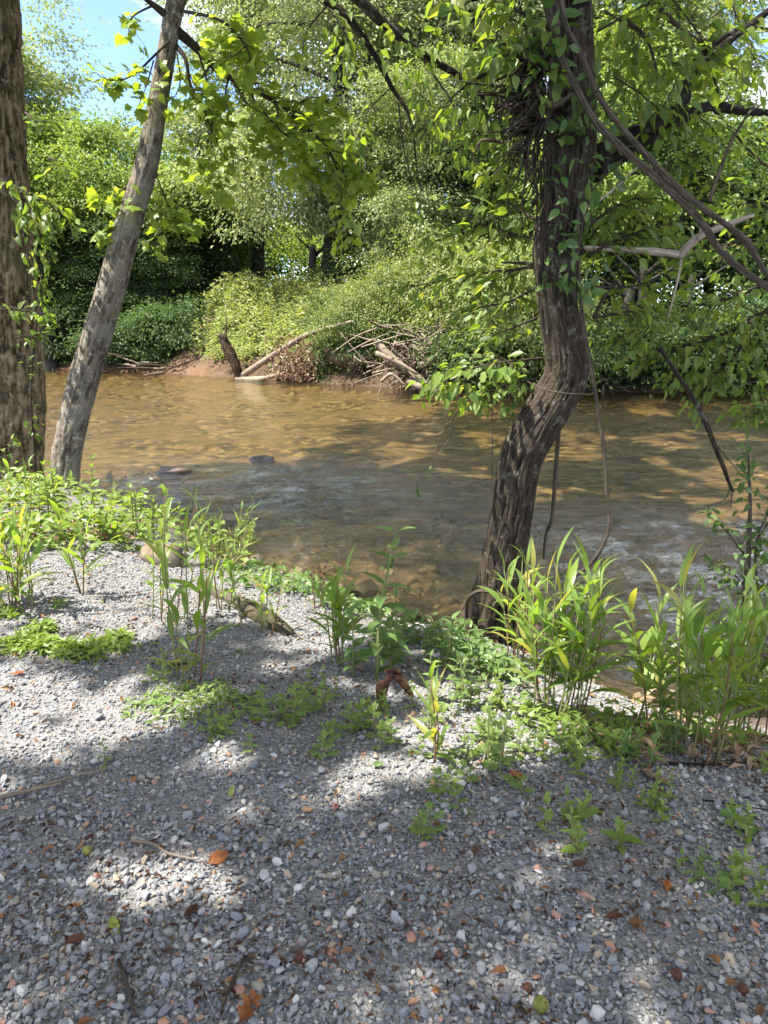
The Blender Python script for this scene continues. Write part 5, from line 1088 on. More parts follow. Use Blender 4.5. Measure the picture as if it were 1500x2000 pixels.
def curled(r, w, curl, ruff, kindshape='ovate', n=9, m=7):
    """a dry leaf as a curled, ruffled sheet of its real outline"""
    V = []; 
    for i in range(n):
        x = i / (n - 1)
        k = math.sin(math.pi * min(1, x * .9 + .05)) ** .75 if kindshape == 'ovate' else (.35 + .65 * abs(math.sin(x * 8.5))) * math.sin(math.pi * min(1, x * .88 + .08)) ** .5
        for j in range(m):
            v = j / (m - 1) * 2 - 1; yy = v * w / 2 * k * (1 + (.12 * math.sin(i * 2.6 + 1) if abs(v) > .9 else 0)); a = v * curl
            V.append([x - .5, yy * math.cos(a * .7), abs(v) ** 1.5 * w / 2 * k * math.sin(abs(a)) + curl * .3 * (x - .5) ** 2 + ruff * r.uniform(-1, 1) * .05])
    F = [[i * m + j, i * m + j + 1, (i + 1) * m + j + 1, (i + 1) * m + j] for i in range(n - 1) for j in range(m - 1)]
    return np.array(V), np.array(F)
def fallen(px, py, size, rot, curl, mat, label, w=.7, tilt=(0, 0), shape='ovate', stalk=True, lift=.012, group='fallen leaves on the gravel', nm='fallen_leaf'):
    r = np.random.default_rng(int(px * 7 + py)); g = G(px, py); V, F = curled(r, w, curl, 1.0, shape)
    o = thing(nm, label, 'leaf', g + [0, 0, lift], group); o.rotation_euler = (tilt[0], tilt[1], rot)
    link('blade', mesh_np('blade', V * size, F, mat, True), o)
    if stalk: tube_obj('stalk', np.array([[-.48, 0, .02], [-.62, .03, .05], [-.78, .1, .04]]) * size, [.0016, .0014, .001], D_BROWN, o, sides=5, per=3)
    return o
fallen(428, 1686, .062, .6, .35, D_ORANGE, 'bright orange leaf lying flat in the sun patch on the gravel', .8, (.25, -.1))
fallen(487, 1978, .072, 1.2, .9, D_ORANGE, 'crumpled orange leaf at the bottom edge of the gravel', .95, (.2, 0), 'lobed')
fallen(1010, 1523, .062, -.5, .6, D_ORANGE, 'rust orange leaf beside the tall feathery weed on the gravel', .55, (.2, .3))
fallen(35, 1320, .06, .3, .4, D_ORANGE, 'orange leaf at the left edge on sunlit gravel', .5)
fallen(1275, 1525, .115, 2.0, .5, D_TAN, 'large tan dead leaf lying among small weeds before the right cane clump', .95, (.35, .1), 'lobed')
fallen(1440, 1612, .125, 2.3, .15, D_GREEN, 'broad dark green fallen leaf at the lower right beside a seedling', .8, (.15, -.2))
fallen(1132, 1697, .045, .2, .6, D_BROWN, 'small brown leaf on gravel below the low weed tuft', .8)
fallen(1302, 1740, .05, 1.2, .8, D_ORANGE, 'curled orange brown leaf near the right weeds on the gravel', .5)
fallen(1200, 1800, .05, .1, .8, D_BROWN, 'curled brown leaf alone on the lower right gravel', .55)
fallen(375, 1790, .05, 1.0, .9, D_BROWN, 'dark brown curled leaf below the sunlit orange leaf', .6)
fallen(150, 1845, .05, .4, .9, D_BROWN, 'brown curled leaf left of the yellow green leaf on the gravel', .6)
fallen(225, 1822, .062, -1.0, .7, D_YELLOW, 'yellow green curled leaf in the shade at the lower left gravel', .5, (.2, .3))
fallen(452, 1552, .042, 1.3, .3, D_YELLOW, 'small green leaf standing upright on the gravel', .5, (.2, -.7))
fallen(738, 1500, .045, .3, .5, D_GREEN, 'small dark green leaf lying on gravel left of the mugworts', .6, (.2, 0))
fallen(690, 1410, .05, .3, .5, D_ORANGE, 'orange leaf scrap among the mugworts below the curled brown leaf', .5)
fallen(1155, 1195, .06, .5, .6, D_ORANGE, 'orange leaf behind the sunlit cane clump', .6)
fallen(1350, 1480, .09, .5, .6, D_TAN, 'pale dead leaf at the foot of the right cane clump', .8, (.3, .1), 'lobed')
fallen(700, 1310, .055, 2.5, .5, D_TAN, 'tan leaf scrap behind the curled brown leaf', .6)
# the big curled brown leaf: an arch with two hanging halves
g = G(762, 1372); o = thing('curled_leaf', 'big dark brown curled leaf arching over the gravel like a tent', 'leaf', g)
r = np.random.default_rng(95)
def hang(p0, p1, p2, w, seed):
    rr = np.random.default_rng(seed); C = catmull([p0, p1, p2], 6); V = []; m = 6; n = len(C)
    for i, c in enumerate(C):
        k = w * (.35 + .65 * math.sin(math.pi * min(1, i / (n - 1) * .9 + .08)))
        for j in range(m):
            v = j / (m - 1) * 2 - 1; V.append(c + [v * k * .5, -.018 * (1 - v * v) + rr.normal() * .004, rr.normal() * .004])
    F = [[i * m + j, i * m + j + 1, (i + 1) * m + j + 1, (i + 1) * m + j] for i in range(n - 1) for j in range(m - 1)]; return np.array(V), np.array(F)
for p0, p1, p2, w, sd in (([.01, 0, .15], [-.035, -.02, .10], [-.045, -.03, -.005], .06, 1), ([.0, 0, .155], [.045, -.02, .13], [.10, -.03, .05], .055, 2), ([-.02, .02, .155], [.02, .0, .168], [.05, .0, .15], .05, 3)):
    link('blade', mesh_np('blade', *hang(*map(np.array, (p0, p1, p2)), w, sd), D_BROWN, True), o)
tube_obj('stalk', [[-.045, -.03, .0], [-.03, -.05, .01], [.0, -.07, .006]], [.003, .002, .001], D_BROWN, o, sides=5, per=3)
# green fruits
t = NT('fruit_green'); n = t.noise(t.coords('Object'), 60, 4, .6); t.principled(t.ramp(n, [(.35, (.08, .085, .015)), (.65, (.19, .18, .035))]), .6, .3, t.bump(n, .6, .004)); M_FRUIT = t.m
def fruit(px, py, rad, label, mat):
    g = G(px, py); V, F, uv, rd = tube([[0, 0, -.98], [0, 0, -.8], [0, 0, -.3], [0, 0, .3], [0, 0, .8], [.02, 0, .98]], [.1, .6, .97, .97, .6, .1], 14, 3, lambda th, s, R, p: .07 * fbm(p.reshape(-1, 3) * 3, 3).reshape(th.shape))
    o = thing('fallen_nut', label, 'nut', g + [0, 0, rad * .75], 'nuts on the gravel'); o.rotation_euler = (.6, .3, px)
    link('husk', mesh_np('husk', V * rad, F, mat, True), o)
    tube_obj('stem_end', np.array([[0, 0, .95], [.05, 0, 1.15]]) * rad, [rad * .14, rad * .08], D_BROWN, o, sides=6, per=1)
fruit(1056, 1973, .019, 'yellow green nut at the bottom edge of the gravel', M_FRUIT); fruit(172, 1668, .016, 'olive green nut on shaded gravel at the left', M_FRUIT)
fruit(1320, 1912, .014, 'round dark brown nut on the lower right gravel', D_BROWN); fruit(1450, 1942, .014, 'dark brown nut near the bottom right corner', D_BROWN); fruit(858, 1872, .012, 'brown nut on gravel near the salmon stone', D_BROWN); fruit(1030, 1940, .013, 'brown nut just left above the yellow green nut', D_BROWN); fruit(585, 1880, .013, 'brown nut left of the small pink stone', D_BROWN)
def twig(pp, r0, mat, label, name='fallen_twig', side=()):
    g = G(*pp[0]); o = thing(name, label, 'twig', g, 'twigs lying on the gravel')
    C = np.array([G(*q) + [0, 0, r0 + .012] for q in pp]) - g; tube_obj('stem', C, np.linspace(r0, r0 * .5, len(C)), mat, o, sides=8, per=6)
    for sp in side: C = np.array([G(*q) + [0, 0, r0 + .016] for q in sp]) - g; tube_obj('side_shoot', C, np.linspace(r0 * .6, r0 * .3, len(C)), mat, o, sides=6, per=4)
twig([(2, 1568), (60, 1555), (122, 1541)], .009, WOOD_PALE, 'pale brown stick at the left edge of the gravel', side=[[(60, 1555), (150, 1528), (210, 1515)]])
twig([(262, 1654), (300, 1658), (330, 1678), (385, 1690)], .0055, WOOD_PALE, 'pale bent twig left of the sunlit orange leaf')
twig([(232, 1890), (250, 1940), (266, 2000)], .006, BARK_TWIG, 'dark twig at the bottom left of the gravel'); twig([(480, 1882), (455, 1930), (432, 1995)], .006, BARK_TWIG, 'dark twig left of the crumpled orange leaf at the bottom')
twig([(1180, 1325), (1260, 1338), (1320, 1340)], .008, BARK_VINE, 'brown stick on the bank left of the right cane clump'); twig([(1110, 1440), (1150, 1420), (1185, 1392)], .005, WOOD_PALE, 'pale straight stick beside the sunlit cane clump'); twig([(1300, 1500), (1400, 1500), (1500, 1493)], .007, BARK_VINE, 'brown stick under the right cane clump'); twig([(1370, 1570), (1440, 1580), (1500, 1590)], .004, BARK_VINE, 'thin twig at the right edge above the green fallen leaf'); twig([(310, 1300), (340, 1305), (375, 1303)], .008, BARK_TWIG, 'short dark stick on gravel below the left canes')
# coloured stones that stand out
for px, py, s, col, lb in ((803, 1835, .042, (.50, .27, .20), 'salmon pink stone on the lower gravel'), (648, 1866, .036, (.50, .26, .18), 'small pink brick like stone left of the salmon stone'), (1372, 1818, .036, (.45, .42, .37), 'cream white stone on the lower right gravel'), (1265, 1572, .042, (.50, .48, .45), 'white oval stone below the large tan leaf'), (600, 1588, .04, (.50, .31, .16), 'orange tan stone in the middle of the gravel'), (1455, 1555, .075, (.28, .29, .27), 'flat grey slab stone at the right edge'), (655, 1580, .036, (.45, .20, .16), 'reddish stone right of the orange tan stone')):
    r = np.random.default_rng(int(px)); tm = NT('stone_tint'); nn = tm.noise(tm.coords('Object'), 40, 5, .6); tm.principled(tm.ramp(nn, [(.3, tuple(.45 * q for q in col)), (.7, tuple(.65 * q for q in col))]), .8, .2, tm.bump(nn, .4, .004))
    v = ICO_V * r.uniform(.8, 1.15, (12, 1)) * np.array([1, .72, .5]) * .5 * s
    o = thing('loose_stone', lb, 'stone', G(px, py) + [0, 0, s * .22], 'odd coloured stones on the gravel', mesh_np('loose_stone', v, ICO_F, tm.m)); o.rotation_euler = (.15, .1, px)
# boulder, log, river rock
def rock(name, label, p, dims, mat, seed, rot=0, cat='rock'):
    r = np.random.default_rng(seed); bm_v = []; n, m = 14, 22
    for i in range(n + 1):
        for j in range(m):
            a = math.pi * i / n; b = 2 * math.pi * j / m; bm_v.append([math.sin(a) * math.cos(b), math.sin(a) * math.sin(b), math.cos(a)])
    v = np.array(bm_v); v = np.sign(v) * np.abs(v) ** .8; v *= (1 + .55 * fbm(v * 1.5 + seed, 4)[:, None]) ; v = v * np.array(dims) / 2
    F = np.array([[i * m + j, (i + 1) * m + j, (i + 1) * m + (j + 1) % m, i * m + (j + 1) % m] for i in range(n) for j in range(m)])
    o = thing(name, label, cat, p, None, mesh_np(name, v, F, mat, True)); o.rotation_euler = (0, 0, rot); return o
t = NT('boulder'); n = t.noise(t.coords('Object'), 9, 7, .65); t.principled(t.ramp(n, [(.3, (.07, .055, .04)), (.55, (.15, .12, .09)), (.7, (.22, .19, .15))]), .9, .15, t.bump(n, .7, .02)); M_ROCK = t.m
t = NT('wet_rock'); n = t.noise(t.coords('Object'), 7, 7, .65); t.principled(t.ramp(n, [(.3, (.03, .02, .016)), (.7, (.11, .075, .058))]), .35, .5, t.bump(n, .7, .02)); M_WET = t.m
rock('boulder', 'pale sandy boulder half hidden behind the tall left canes', G(312, 1098) + [0, 0, .02], (.34, .28, .24), M_ROCK, 3)
q = plane_pt(338, 921, WATER_Z); rock('river_rock', 'wet reddish flat rock breaking the water at the left', q + [0, 0, -.02], (.52, .36, .22), M_WET, 5, .2)
q = plane_pt(512, 893, WATER_Z); rock('river_rock', 'low wet rock in the riffle right of the reddish rock', q + [0, 0, -.05], (.5, .3, .15), M_WET, 6, .1)
q = plane_pt(335, 930, WATER_Z); rock('river_rock', 'small wet rock just in front of the reddish flat rock', q + [-.25, -.15, -.06], (.3, .22, .16), M_WET, 7, .1)
for i, (px, py) in enumerate(((1120, 1178), (1190, 1215))): q = plane_pt(px, py, WATER_Z); rock('river_rock', ('orange wet stone at the water edge behind the sunlit canes', 'second orange wet stone farther right behind the sunlit canes')[i], q + [0, 0, -.06], (.16, .12, .10), M_WET, 11 + i)
t = NT('mossy_log'); n = t.noise(t.coords('Object'), 14, 7, .65); t.principled(t.mix(t.ramp(t.noise(t.coords('Object'), 4, 4, .6), [(.45, (0, 0, 0)), (.6, (1, 1, 1))]), t.ramp(n, [(.3, (.03, .024, .018)), (.7, (.105, .087, .068))]), t.ramp(n, [(.3, (.032, .03, .016)), (.7, (.085, .078, .045))])), .95, .1, t.bump(n, .8, .02))
org = G(500, 1205); C = np.array([G(400, 1150) + [0, 0, -.01], G(470, 1185) + [0, 0, .015], G(520, 1215) + [0, 0, .015], G(566, 1240) + [0, 0, -.005]]) - org
o = thing('half_buried_log', 'mossy grey log half buried in the gravel left of centre', 'log', org); tube_obj('log_body', C, [.04, .05, .055, .035], t.m, o, sides=32, per=16, disp=lambda th, s, R, p: R * .5 * fbm(p.reshape(-1, 3) * 9, 4).reshape(th.shape) + .012 * fbm(np.stack([np.cos(th) * 5, np.sin(th) * 5, s * 4], -1).reshape(-1, 3), 3).reshape(th.shape))

# ================================================================== PLANTS ON THE BANK
L_CANE = leaf_mat('leaf_cane', [(.13, .205, .045), (.17, .25, .06), (.20, .29, .07), (.14, .22, .05), (.15, .23, .05), (.30, .27, .08)], .56, (1.5, 1.5, .42), .35, .45)
L_MUG = leaf_mat('leaf_mugwort', [(.125, .20, .055), (.17, .24, .07), (.20, .27, .085)], .48, (1.45, 1.45, .45))
L_HERB = leaf_mat('leaf_herb', [(.115, .185, .034), (.155, .225, .048), (.19, .26, .065), (.13, .20, .04)], .48, (1.55, 1.5, .42))
L_WEED = leaf_mat('leaf_dark_weed', [(.08, .14, .045), (.115, .18, .057), (.14, .21, .07)], .42, (1.4, 1.45, .5))
t = NT('stem_green'); t.principled(t.ramp(t.rand(), [(0, (.12, .15, .05)), (1, (.20, .17, .08))]), .7, .2); M_STEM = t.m
t = NT('stem_red'); t.principled((.14, .07, .045), .7, .2); M_STEMR = t.m
M_BLADE = [mesh_np('leaf', *t_blade(.095 + .015 * i, .15 + .22 * i, 7, .4 * (i % 2)), L_CANE, True) for i in range(5)]
M_MUG = [mesh_np('leaf', *t_pinnate(i, 4, .42 + .04 * i), L_MUG) for i in range(4)]
M_HERB = [mesh_np('leaf', *t_ovate(.42 + .07 * i, .12 + .08 * i), L_HERB) for i in range(4)]
M_WEED = [mesh_np('leaf', *t_ovate(.36 + .04 * i, .2 + .1 * i, .06), L_WEED) for i in range(3)]

def cane(base, n, h, spread, seed, label, lean=(0, 0), blade=.26, per=7, group='clumps of broad leaved cane on the bank', low=.3, name='cane_clump'):
    r = np.random.default_rng(seed); o = thing(name, label, 'cane', base, group)
    for i in range(n):
        a = r.uniform(0, 2 * math.pi); rad = spread * math.sqrt(r.random()); b0 = np.array([rad * math.cos(a), rad * math.sin(a) * .8, 0]); b0[2] = gz(base[0] + b0[0], base[1] + b0[1]) - base[2] - .01
        hh = h * r.uniform(.62, 1.08); d = np.array([b0[0] * .55 + lean[0] * hh + r.normal() * .07 * hh, b0[1] * .4 + lean[1] * hh + r.normal() * .05 * hh, hh])
        C = np.array([b0, b0 + d * .5 + r.normal(size=3) * .012, b0 + d]); st = tube_obj('stem', C, [.0042, .0036, .0018], M_STEM if r.random() < .75 else M_STEMR, o, sides=5, per=4)
        D = catmull(C, 12); nl = max(3, int(per * r.uniform(.75, 1.25))); ph0 = r.uniform(0, 6.28)
        for j in range(nl):
            f = low + (1 - low) * j / max(1, nl - 1); p = D[min(len(D) - 1, int(f * (len(D) - 1)))]
            az = ph0 + math.pi * j + r.normal() * .55; el = (.5 + .75 * f + r.normal() * .14) if f < .97 else 1.4
            ax = np.array([math.cos(az) * math.cos(el), math.sin(az) * math.cos(el), math.sin(el)]); nr = np.array([-math.cos(az) * math.sin(el), -math.sin(az) * math.sin(el), math.cos(el)]) + r.normal(size=3) * .25
            put('leaf', M_BLADE[r.integers(len(M_BLADE))], st, (0, 0, 0), p, ax, nr, blade * r.uniform(.65, 1.15) * (.8 + .3 * math.sin(math.pi * f)))
    return o
cane(G(1085, 1400), 19, .72, .13, 301, 'sunlit yellow green cane clump in front of the curved trunk', (-.02, .0), .27, 8)
cane(G(1010, 1300) , 9, .62, .12, 302, 'shaded cane stems at the foot of the curved trunk', (.0, .02), .25, 6)
cane(G(1345, 1470), 21, .78, .20, 303, 'big shaded cane clump at the right before the water', (-.03, .0), .28, 8)
cane(G(1455, 1440), 16, .78, .18, 304, 'tall cane clump cut by the right picture edge', (.08, .0), .29, 8)
cane(G(665, 1295), 7, .50, .05, 305, 'narrow upright cane tuft on the gravel crest left of centre', (-.03, 0), .24, 6, low=.25)
cane(G(852, 1490), 3, .36, .025, 306, 'small lone cane sprout among the mugworts', (.0, -.02), .22, 5, low=.2)
cane(G(372, 1325), 6, .80, .08, 307, 'tall loose canes standing on the gravel at the left', (.05, 0), .24, 8, low=.12)
cane(G(330, 1210), 5, .75, .10, 308, 'thin canes behind the tall loose left canes', (.12, .05), .22, 6)
cane(G(155, 1160), 4, .48, .05, 309, 'arching cane tuft alone on the pale gravel at the left', (.02, 0), .28, 5, low=.4)
cane(G(35, 1190), 13, .50, .14, 310, 'grassy cane tuft at the left picture edge', (0, 0), .26, 6, low=.2)
cane(G(430, 1110), 8, .55, .14, 311, 'canes leaning over the waterline at the left of centre', (.1, .1), .2, 6)
cane(G(505, 1235), 5, .32, .10, 314, 'short cane sprouts in front of the half buried log', (.03, 0), .17, 5)
cane(G(445, 1190), 5, .5, .10, 315, 'cane stems hiding the upper end of the half buried log', (.05, 0), .2, 6)
cane(G(480, 1090), 6, .35, .12, 312, 'short grass canes by the waterline left of the log', (.1, 0), .16, 6)
cane(G(60, 1010), 7, .45, .2, 313, 'pale grass canes under the thick left trunk', (.05, 0), .25, 5)

def herb(name, label, base, h, n, size, meshes, seed, group, cat='weed', stems=1, spread=.04, red=False, low=.1, el0=.15, whorl=2, lean=(0, 0), rtop=.55):
    """an upright weed: stem with leaves all the way up, smaller towards its tip"""
    r = np.random.default_rng(seed); o = thing(name, label, cat, base, group)
    for s in range(stems):
        b0 = np.array([r.normal() * spread, r.normal() * spread, 0]) if stems > 1 else np.zeros(3); b0[2] = gz(base[0] + b0[0], base[1] + b0[1]) - base[2] - .005
        hh = h * r.uniform(.7, 1.05); tip = b0 + np.array([lean[0] * hh + r.normal() * .1 * hh, lean[1] * hh + r.normal() * .1 * hh, hh]); C = np.array([b0, (b0 + tip) / 2 + r.normal(size=3) * .02 * hh, tip])
        st = tube_obj('stem', C, np.array([.006, .0045, .002]) * max(.5, min(2.2, h / .3)) * .8, M_STEMR if red else M_STEM, o, sides=5, per=4); D = catmull(C, 14); ph0 = r.uniform(0, 6.28)
        for j in range(n):
            f = low + (1 - low) * (j // whorl * whorl) / max(1, n - whorl); p = D[min(len(D) - 1, int(min(1, f) * (len(D) - 1)))]; az = ph0 + j * (2.4 if whorl == 1 else math.pi) + (j // whorl) * 1.57 * (whorl > 1) + r.normal() * .25; el = el0 + .8 * f ** 2 + r.normal() * .15
            ax = np.array([math.cos(az) * math.cos(el), math.sin(az) * math.cos(el), math.sin(el)]); nr = np.array([0, 0, 1.0]) + r.normal(size=3) * .2
            put('leaf', meshes[r.integers(len(meshes))], st, (0, 0, 0), p, ax, nr, size * r.uniform(.75, 1.15) * (1 - (1 - rtop) * f))
    return o
G_MUG = 'feathery mugwort plants on the gravel'
for i, (px, py, h, n, sz, st, lb) in enumerate((
    (985, 1505, .26, 12, .085, 4, 'tallest bushy mugwort right of the lone cane sprout'), (955, 1450, .14, 10, .07, 3, 'bright mugwort behind the tallest bushy mugwort'), (1030, 1470, .16, 10, .07, 2, 'yellow lit mugwort right of the tallest bushy mugwort'),
    (690, 1430, .13, 10, .075, 3, 'sunlit mugwort below the curled brown leaf'), (745, 1455, .12, 10, .075, 3, 'sunlit mugwort between the curled leaf and the cane sprout'), (630, 1475, .10, 9, .07, 2, 'small bright mugwort at the front of the middle row'), (655, 1440, .08, 8, .06, 1, 'tiny mugwort beside the sunlit middle mugworts'),
    (575, 1410, .15, 10, .075, 4, 'grey green mugwort patch left of the middle row'), (530, 1400, .12, 10, .07, 3, 'shaded mugwort at the left end of the middle row'), (610, 1390, .13, 10, .07, 3, 'mugwort behind the left middle row'), (420, 1440, .09, 10, .06, 3, 'yellow lit low mugwort on the left gravel'), (490, 1468, .07, 8, .055, 1, 'small mugwort right of the yellow lit low one'),
    (850, 1640, .10, 10, .065, 2, 'lone mugwort farthest down the gravel in the middle'), (870, 1570, .10, 10, .065, 2, 'mugwort above the lone farthest down one'), (905, 1540, .09, 8, .065, 2, 'low mugwort below the lone cane sprout'), (845, 1540, .08, 8, .06, 1, 'pale mugwort left of the low one below the cane sprout'), (820, 1480, .10, 8, .06, 1, 'mugwort just left of the lone cane sprout'), (900, 1480, .12, 8, .065, 2, 'mugwort just right of the lone cane sprout'), (1020, 1550, .08, 8, .06, 1, 'mugwort sprig touching the rust orange leaf'),
    (205, 1500, .10, 9, .04, 1, 'thin dark seedling alone on the left gravel'), (440, 1365, .10, 9, .06, 2, 'shaded mugwort under the tall loose left canes'), (330, 1310, .10, 9, .06, 2, 'mugwort left of the tall loose canes foot'), (290, 1330, .08, 8, .06, 2, 'low mugwort farther left of the tall loose canes'), (920, 1390, .14, 9, .07, 2, 'mugwort on the crest left of the sunlit cane clump'), (860, 1420, .10, 9, .06, 2, 'mugwort behind the lone cane sprout'))):
    herb('mugwort', lb, G(px, py), h, n, sz, M_MUG, 400 + i, G_MUG, stems=st, spread=.035, low=.15, el0=.35)
G_SEED = 'small green seedlings on the gravel'
for i, (px, py, h, n, sz, st, lb) in enumerate((
    (1130, 1650, .14, 9, .06, 3, 'low weed tuft with narrow leaves in the right gravel'), (1185, 1640, .08, 8, .09, 2, 'long leaved seedling right of the low weed tuft'), (1100, 1600, .10, 6, .055, 1, 'seedling left above the low weed tuft'), (1410, 1625, .16, 9, .07, 2, 'yellow green seedling beside the broad fallen leaf'), (1260, 1600, .10, 8, .05, 2, 'yellow seedling below the white oval stone'), (1290, 1570, .14, 12, .035, 4, 'fine weed tuft right of the large tan leaf'), (1210, 1545, .12, 12, .035, 5, 'fine weed tuft left of the large tan leaf'), (1120, 1500, .18, 10, .05, 4, 'green weed tuft between the canes on the right gravel'), (1150, 1590, .08, 6, .06, 1, 'two leaved seedling left of the large tan leaf'),
    (1370, 1720, .10, 9, .05, 3, 'dark low weed near the right edge of the gravel'), (1445, 1740, .12, 9, .06, 3, 'light weed at the right edge of the gravel'), (1400, 1680, .08, 8, .04, 2, 'tiny weed above the dark low weed at right'), (1330, 1700, .06, 6, .04, 1, 'tiny seedling left of the dark low weed at right'), (1495, 1770, .09, 8, .05, 2, 'weed cut by the right edge on the gravel'),
    (970, 1400, .16, 12, .05, 3, 'herb on the crest under the curved trunk'), (1100, 1480, .14, 9, .06, 3, 'sunlit herb at the right foot of the sunlit canes'), (700, 1390, .10, 8, .06, 2, 'herb beside the curled brown leaf'), (800, 1400, .13, 8, .05, 2, 'herb right of the curled brown leaf'), (640, 1350, .14, 8, .05, 3, 'thin herb behind the middle mugworts'), (1240, 1500, .16, 12, .07, 5, 'dark leafy weed left of the right cane clump'), (1280, 1460, .2, 12, .08, 4, 'dark leafy weed behind the tan leaf at the cane foot'))):
    herb('seedling', lb, G(px, py), h, n, sz, M_HERB if i not in (15, 19, 20, 9) else M_WEED, 450 + i, G_SEED, stems=st, spread=.045, low=.2, el0=.3)
# bigger single plants
herb('tall_weed', 'tall dark green weed with broad leaves standing against the sunny river bed', G(735, 1330), .80, 22, .22, M_WEED, 480, None, low=.18, el0=.0, lean=(.22, .05), rtop=.5, whorl=2)
herb('leafy_weed', 'leafy dark weed at the foot of the tall broad leaved weed', G(760, 1310), .36, 14, .13, M_WEED, 481, None, stems=4, spread=.12, low=.2)
herb('broad_sapling', 'seedling with round pale leaves between the two cane clumps', G(1245, 1420), .38, 6, .12, [mesh_np('leaf', *t_ovate(.85, .1), L_HERB)], 482, None, low=.6, el0=.35, lean=(.05, .1), rtop=1.0)
herb('round_weed', 'small round leaved weed at the water edge behind the right canes', G(1240, 1320), .3, 6, .10, [mesh_np('leaf', *t_ovate(.7, .1), L_HERB)], 483, None, low=.5)
herb('bank_shrub', 'leafy shrub leaning over the water at the left of centre', G(455, 1075), .48, 18, .09, M_HERB, 484, None, stems=7, spread=.2, low=.3, lean=(.25, .1))
herb('bank_shrub', 'bright shrub in front of the two left trunks', G(300, 1060), .55, 18, .08, M_HERB, 485, None, stems=9, spread=.26, low=.25, lean=(.05, .1))
herb('bank_shrub', 'bright seedling shrub right at the sycamore trunk foot', G(160, 1030), .55, 14, .12, M_HERB, 486, None, stems=6, spread=.22, low=.35)
herb('bank_shrub', 'dark low shrub under the curved trunk foot', G(900, 1335), .26, 14, .08, M_WEED, 487, None, stems=9, spread=.16, low=.2)
herb('withered_weed', 'thin dry weed with curled brown leaves at the waterline', G(620, 1185), .34, 7, .05, [mesh_np('leaf', *curled(np.random.default_rng(3), .6, 1.0, 1), D_BROWN)], 488, None, stems=3, spread=.1, low=.6, red=True)
# the vine covered sapling at the right edge
org = G(1455, 1400); o = thing('edge_sapling', 'vine covered sapling standing in the water edge at the right', 'sapling', org); YR = org[1]
fo = Foliage(o, org, M_CREEP, T_OV, L_MAPLE, BARK_TWIG, 77, 280)
ropes([[(1460, 1420, YR, .02), (1462, 1300, YR, .018), (1455, 1180, YR, .02), (1462, 1080, YR, .014), (1465, 980, YR, .010), (1462, 890, YR, .005)], [(1478, 1400, YR, .008), (1490, 1250, YR, .007), (1475, 1080, YR, .006), (1500, 1000, YR, .004)]], org, BARK_TWIG, o, 'stem', 8)
for pt, n, sz, wd in (([(1465, 1000, YR), (1462, 940, YR), (1460, 880, YR)], 34, .075, .14), ([(1460, 1090, YR), (1420, 1040, YR), (1385, 1000, YR)], 26, .07, .1), ([(1460, 1150, YR), (1420, 1110, YR), (1375, 1085, YR)], 22, .08, .1), ([(1465, 1080, YR), (1500, 1020, YR), (1530, 980, YR)], 34, .08, .15), ([(1465, 1180, YR), (1500, 1140, YR), (1540, 1100, YR)], 34, .08, .16), ([(1460, 1250, YR), (1430, 1230, YR), (1400, 1215, YR)], 16, .08, .1), ([(1465, 1300, YR), (1500, 1280, YR), (1530, 1260, YR)], 26, .08, .14), ([(1450, 1260, YR), (1410, 1240, YR + .2), (1350, 1180, YR + .4)], 10, .08, .1), ([(1460, 1200, YR), (1462, 1120, YR), (1464, 1040, YR)], 40, .07, .14)):
    fo.spray(pt, .005, n, sz, wd, .1)
fo.finish()

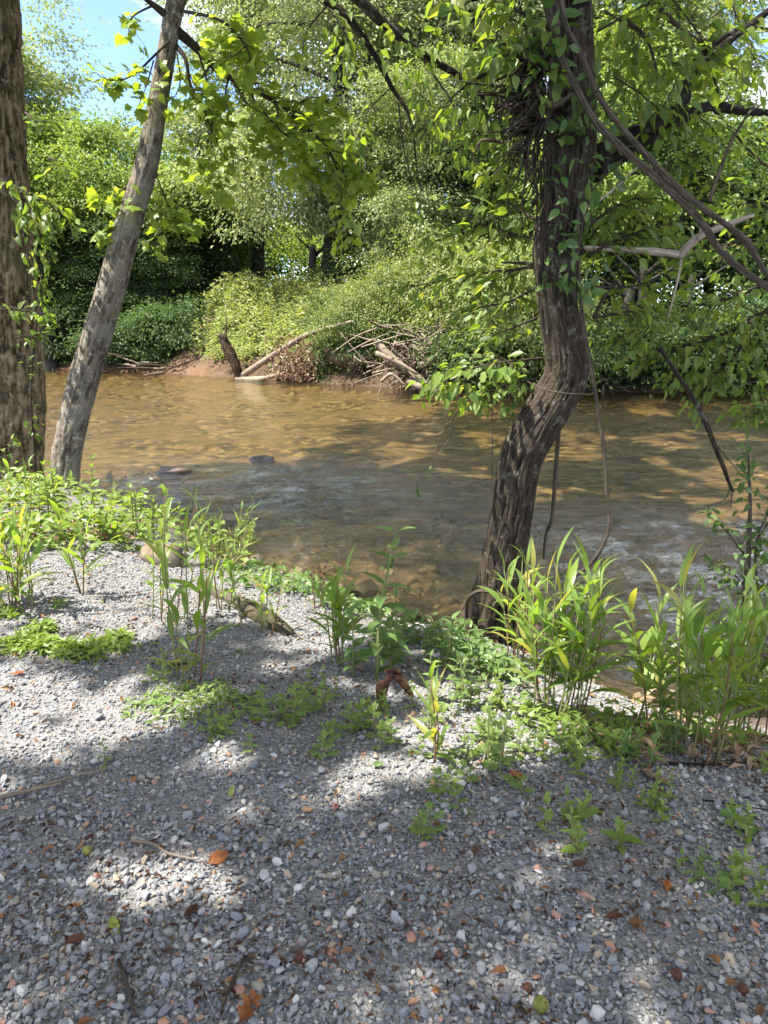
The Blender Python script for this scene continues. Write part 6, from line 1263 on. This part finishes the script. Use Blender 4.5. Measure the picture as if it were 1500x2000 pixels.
# ---- mats of small plants that nobody could count
def mat_of_leaves(name, label, N, area, hmax, size, tpl, mat, seed, dens=None, tilt=.45, hpow=1.0):
    r = np.random.default_rng(seed); poly = area; px = r.uniform(min(a for a, _ in poly), max(a for a, _ in poly), N); py = r.uniform(min(b for _, b in poly), max(b for _, b in poly), N)
    ins = np.zeros(N, bool); k = len(poly)
    for i in range(k):
        (x1, y1), (x2, y2) = poly[i], poly[(i + 1) % k]
        c = ((y1 > py) != (y2 > py)); xi = (x2 - x1) * (py - y1) / ((y2 - y1) if y2 != y1 else 1e-9) + x1; ins ^= c & (px < xi)
    px, py = px[ins], py[ins]; D = np.stack([(px - 750) / FPX, math.cos(PITCH) - (py - 1000) / FPX * math.sin(PITCH), -math.sin(PITCH) - (py - 1000) / FPX * math.cos(PITCH)], -1)
    p = np.array([0, 0, CAM_Z]) + D * (1.75 / -D[:, 2])[:, None]
    for _ in range(4): z = height(p[:, 0], p[:, 1]); p = np.array([0, 0, CAM_Z]) + D * ((CAM_Z - z) / -D[:, 2])[:, None]
    p = p + r.normal(size=p.shape) * .05; z = height(p[:, 0], p[:, 1]); g = fbm(np.stack([p[:, 0] * 2.2, p[:, 1] * 2.2, 0 * z + seed], -1), 3)
    m = (z > WATER_Z - .02) & (g > (dens if dens is not None else -.3)); p, z, g = p[m], z[m], g[m]; n = len(p); hh = hmax * np.clip(.45 + 1.2 * g, .15, 1) * r.random(n) ** hpow
    pos = np.stack([p[:, 0], p[:, 1], z + hh], -1); ax = unit(np.stack([r.normal(size=n), r.normal(size=n), r.uniform(-.3, .7, n)], -1)); nr = unit(np.array([0, 0, 1.0]) + tilt * r.normal(size=(n, 3)))
    V, F = scatter(tpl, pos, ax, nr, size * r.uniform(.6, 1.3, n)); kind(link(name, mesh_np(name, V, F, mat)), 'stuff', label)
mat_of_leaves('undergrowth', 'bright undergrowth at the feet of the two left trunks', 3800, [(-60, 930), (130, 950), (330, 1000), (520, 1075), (420, 1120), (250, 1075), (-60, 1075)], .42, .095, t_ovate(.5), L_HERB, 501, -.08)
mat_of_leaves('undergrowth', 'low bright weed patch on the left gravel', 3600, [(-40, 1190), (130, 1180), (270, 1210), (300, 1260), (150, 1290), (-40, 1270)], .13, .06, t_ovate(.3, .3), L_HERB, 502, -.2)
mat_of_leaves('creeping_weeds', 'dark creeping weeds along the water edge left of centre', 3400, [(400, 1085), (640, 1130), (760, 1200), (700, 1215), (600, 1165), (420, 1140)], .13, .05, t_ovate(.6), L_WEED, 503, -.12)
mat_of_leaves('creeping_weeds', 'dark green weeds round the foot of the curved trunk', 3000, [(740, 1230), (930, 1250), (1020, 1330), (1000, 1390), (880, 1360), (750, 1310)], .2, .055, t_ovate(.5), L_WEED, 504, .02)
mat_of_leaves('creeping_weeds', 'small weeds on the bank slope before the right canes', 2400, [(1000, 1350), (1180, 1400), (1500, 1440), (1500, 1500), (1150, 1480), (1000, 1420)], .12, .045, t_ovate(.4), L_HERB, 505, .09)
mat_of_leaves('creeping_weeds', 'sparse tiny weeds scattered over the left gravel', 1500, [(200, 1280), (460, 1280), (520, 1400), (380, 1420), (200, 1380)], .06, .035, t_ovate(.35), L_MUG, 506, .06)
mat_of_leaves('dry_grass', 'dry grass and dead leaves on the bank at the right edge', 900, [(1100, 1400), (1500, 1430), (1500, 1500), (1250, 1480)], .02, .07, t_diamond(.3), L_DEAD, 507, -.1)
mat_of_leaves('dry_grass', 'dead leaves under the left trunks', 700, [(-60, 960), (300, 1020), (250, 1060), (-60, 1060)], .03, .09, t_diamond(.45), L_DEAD, 508, -.2)
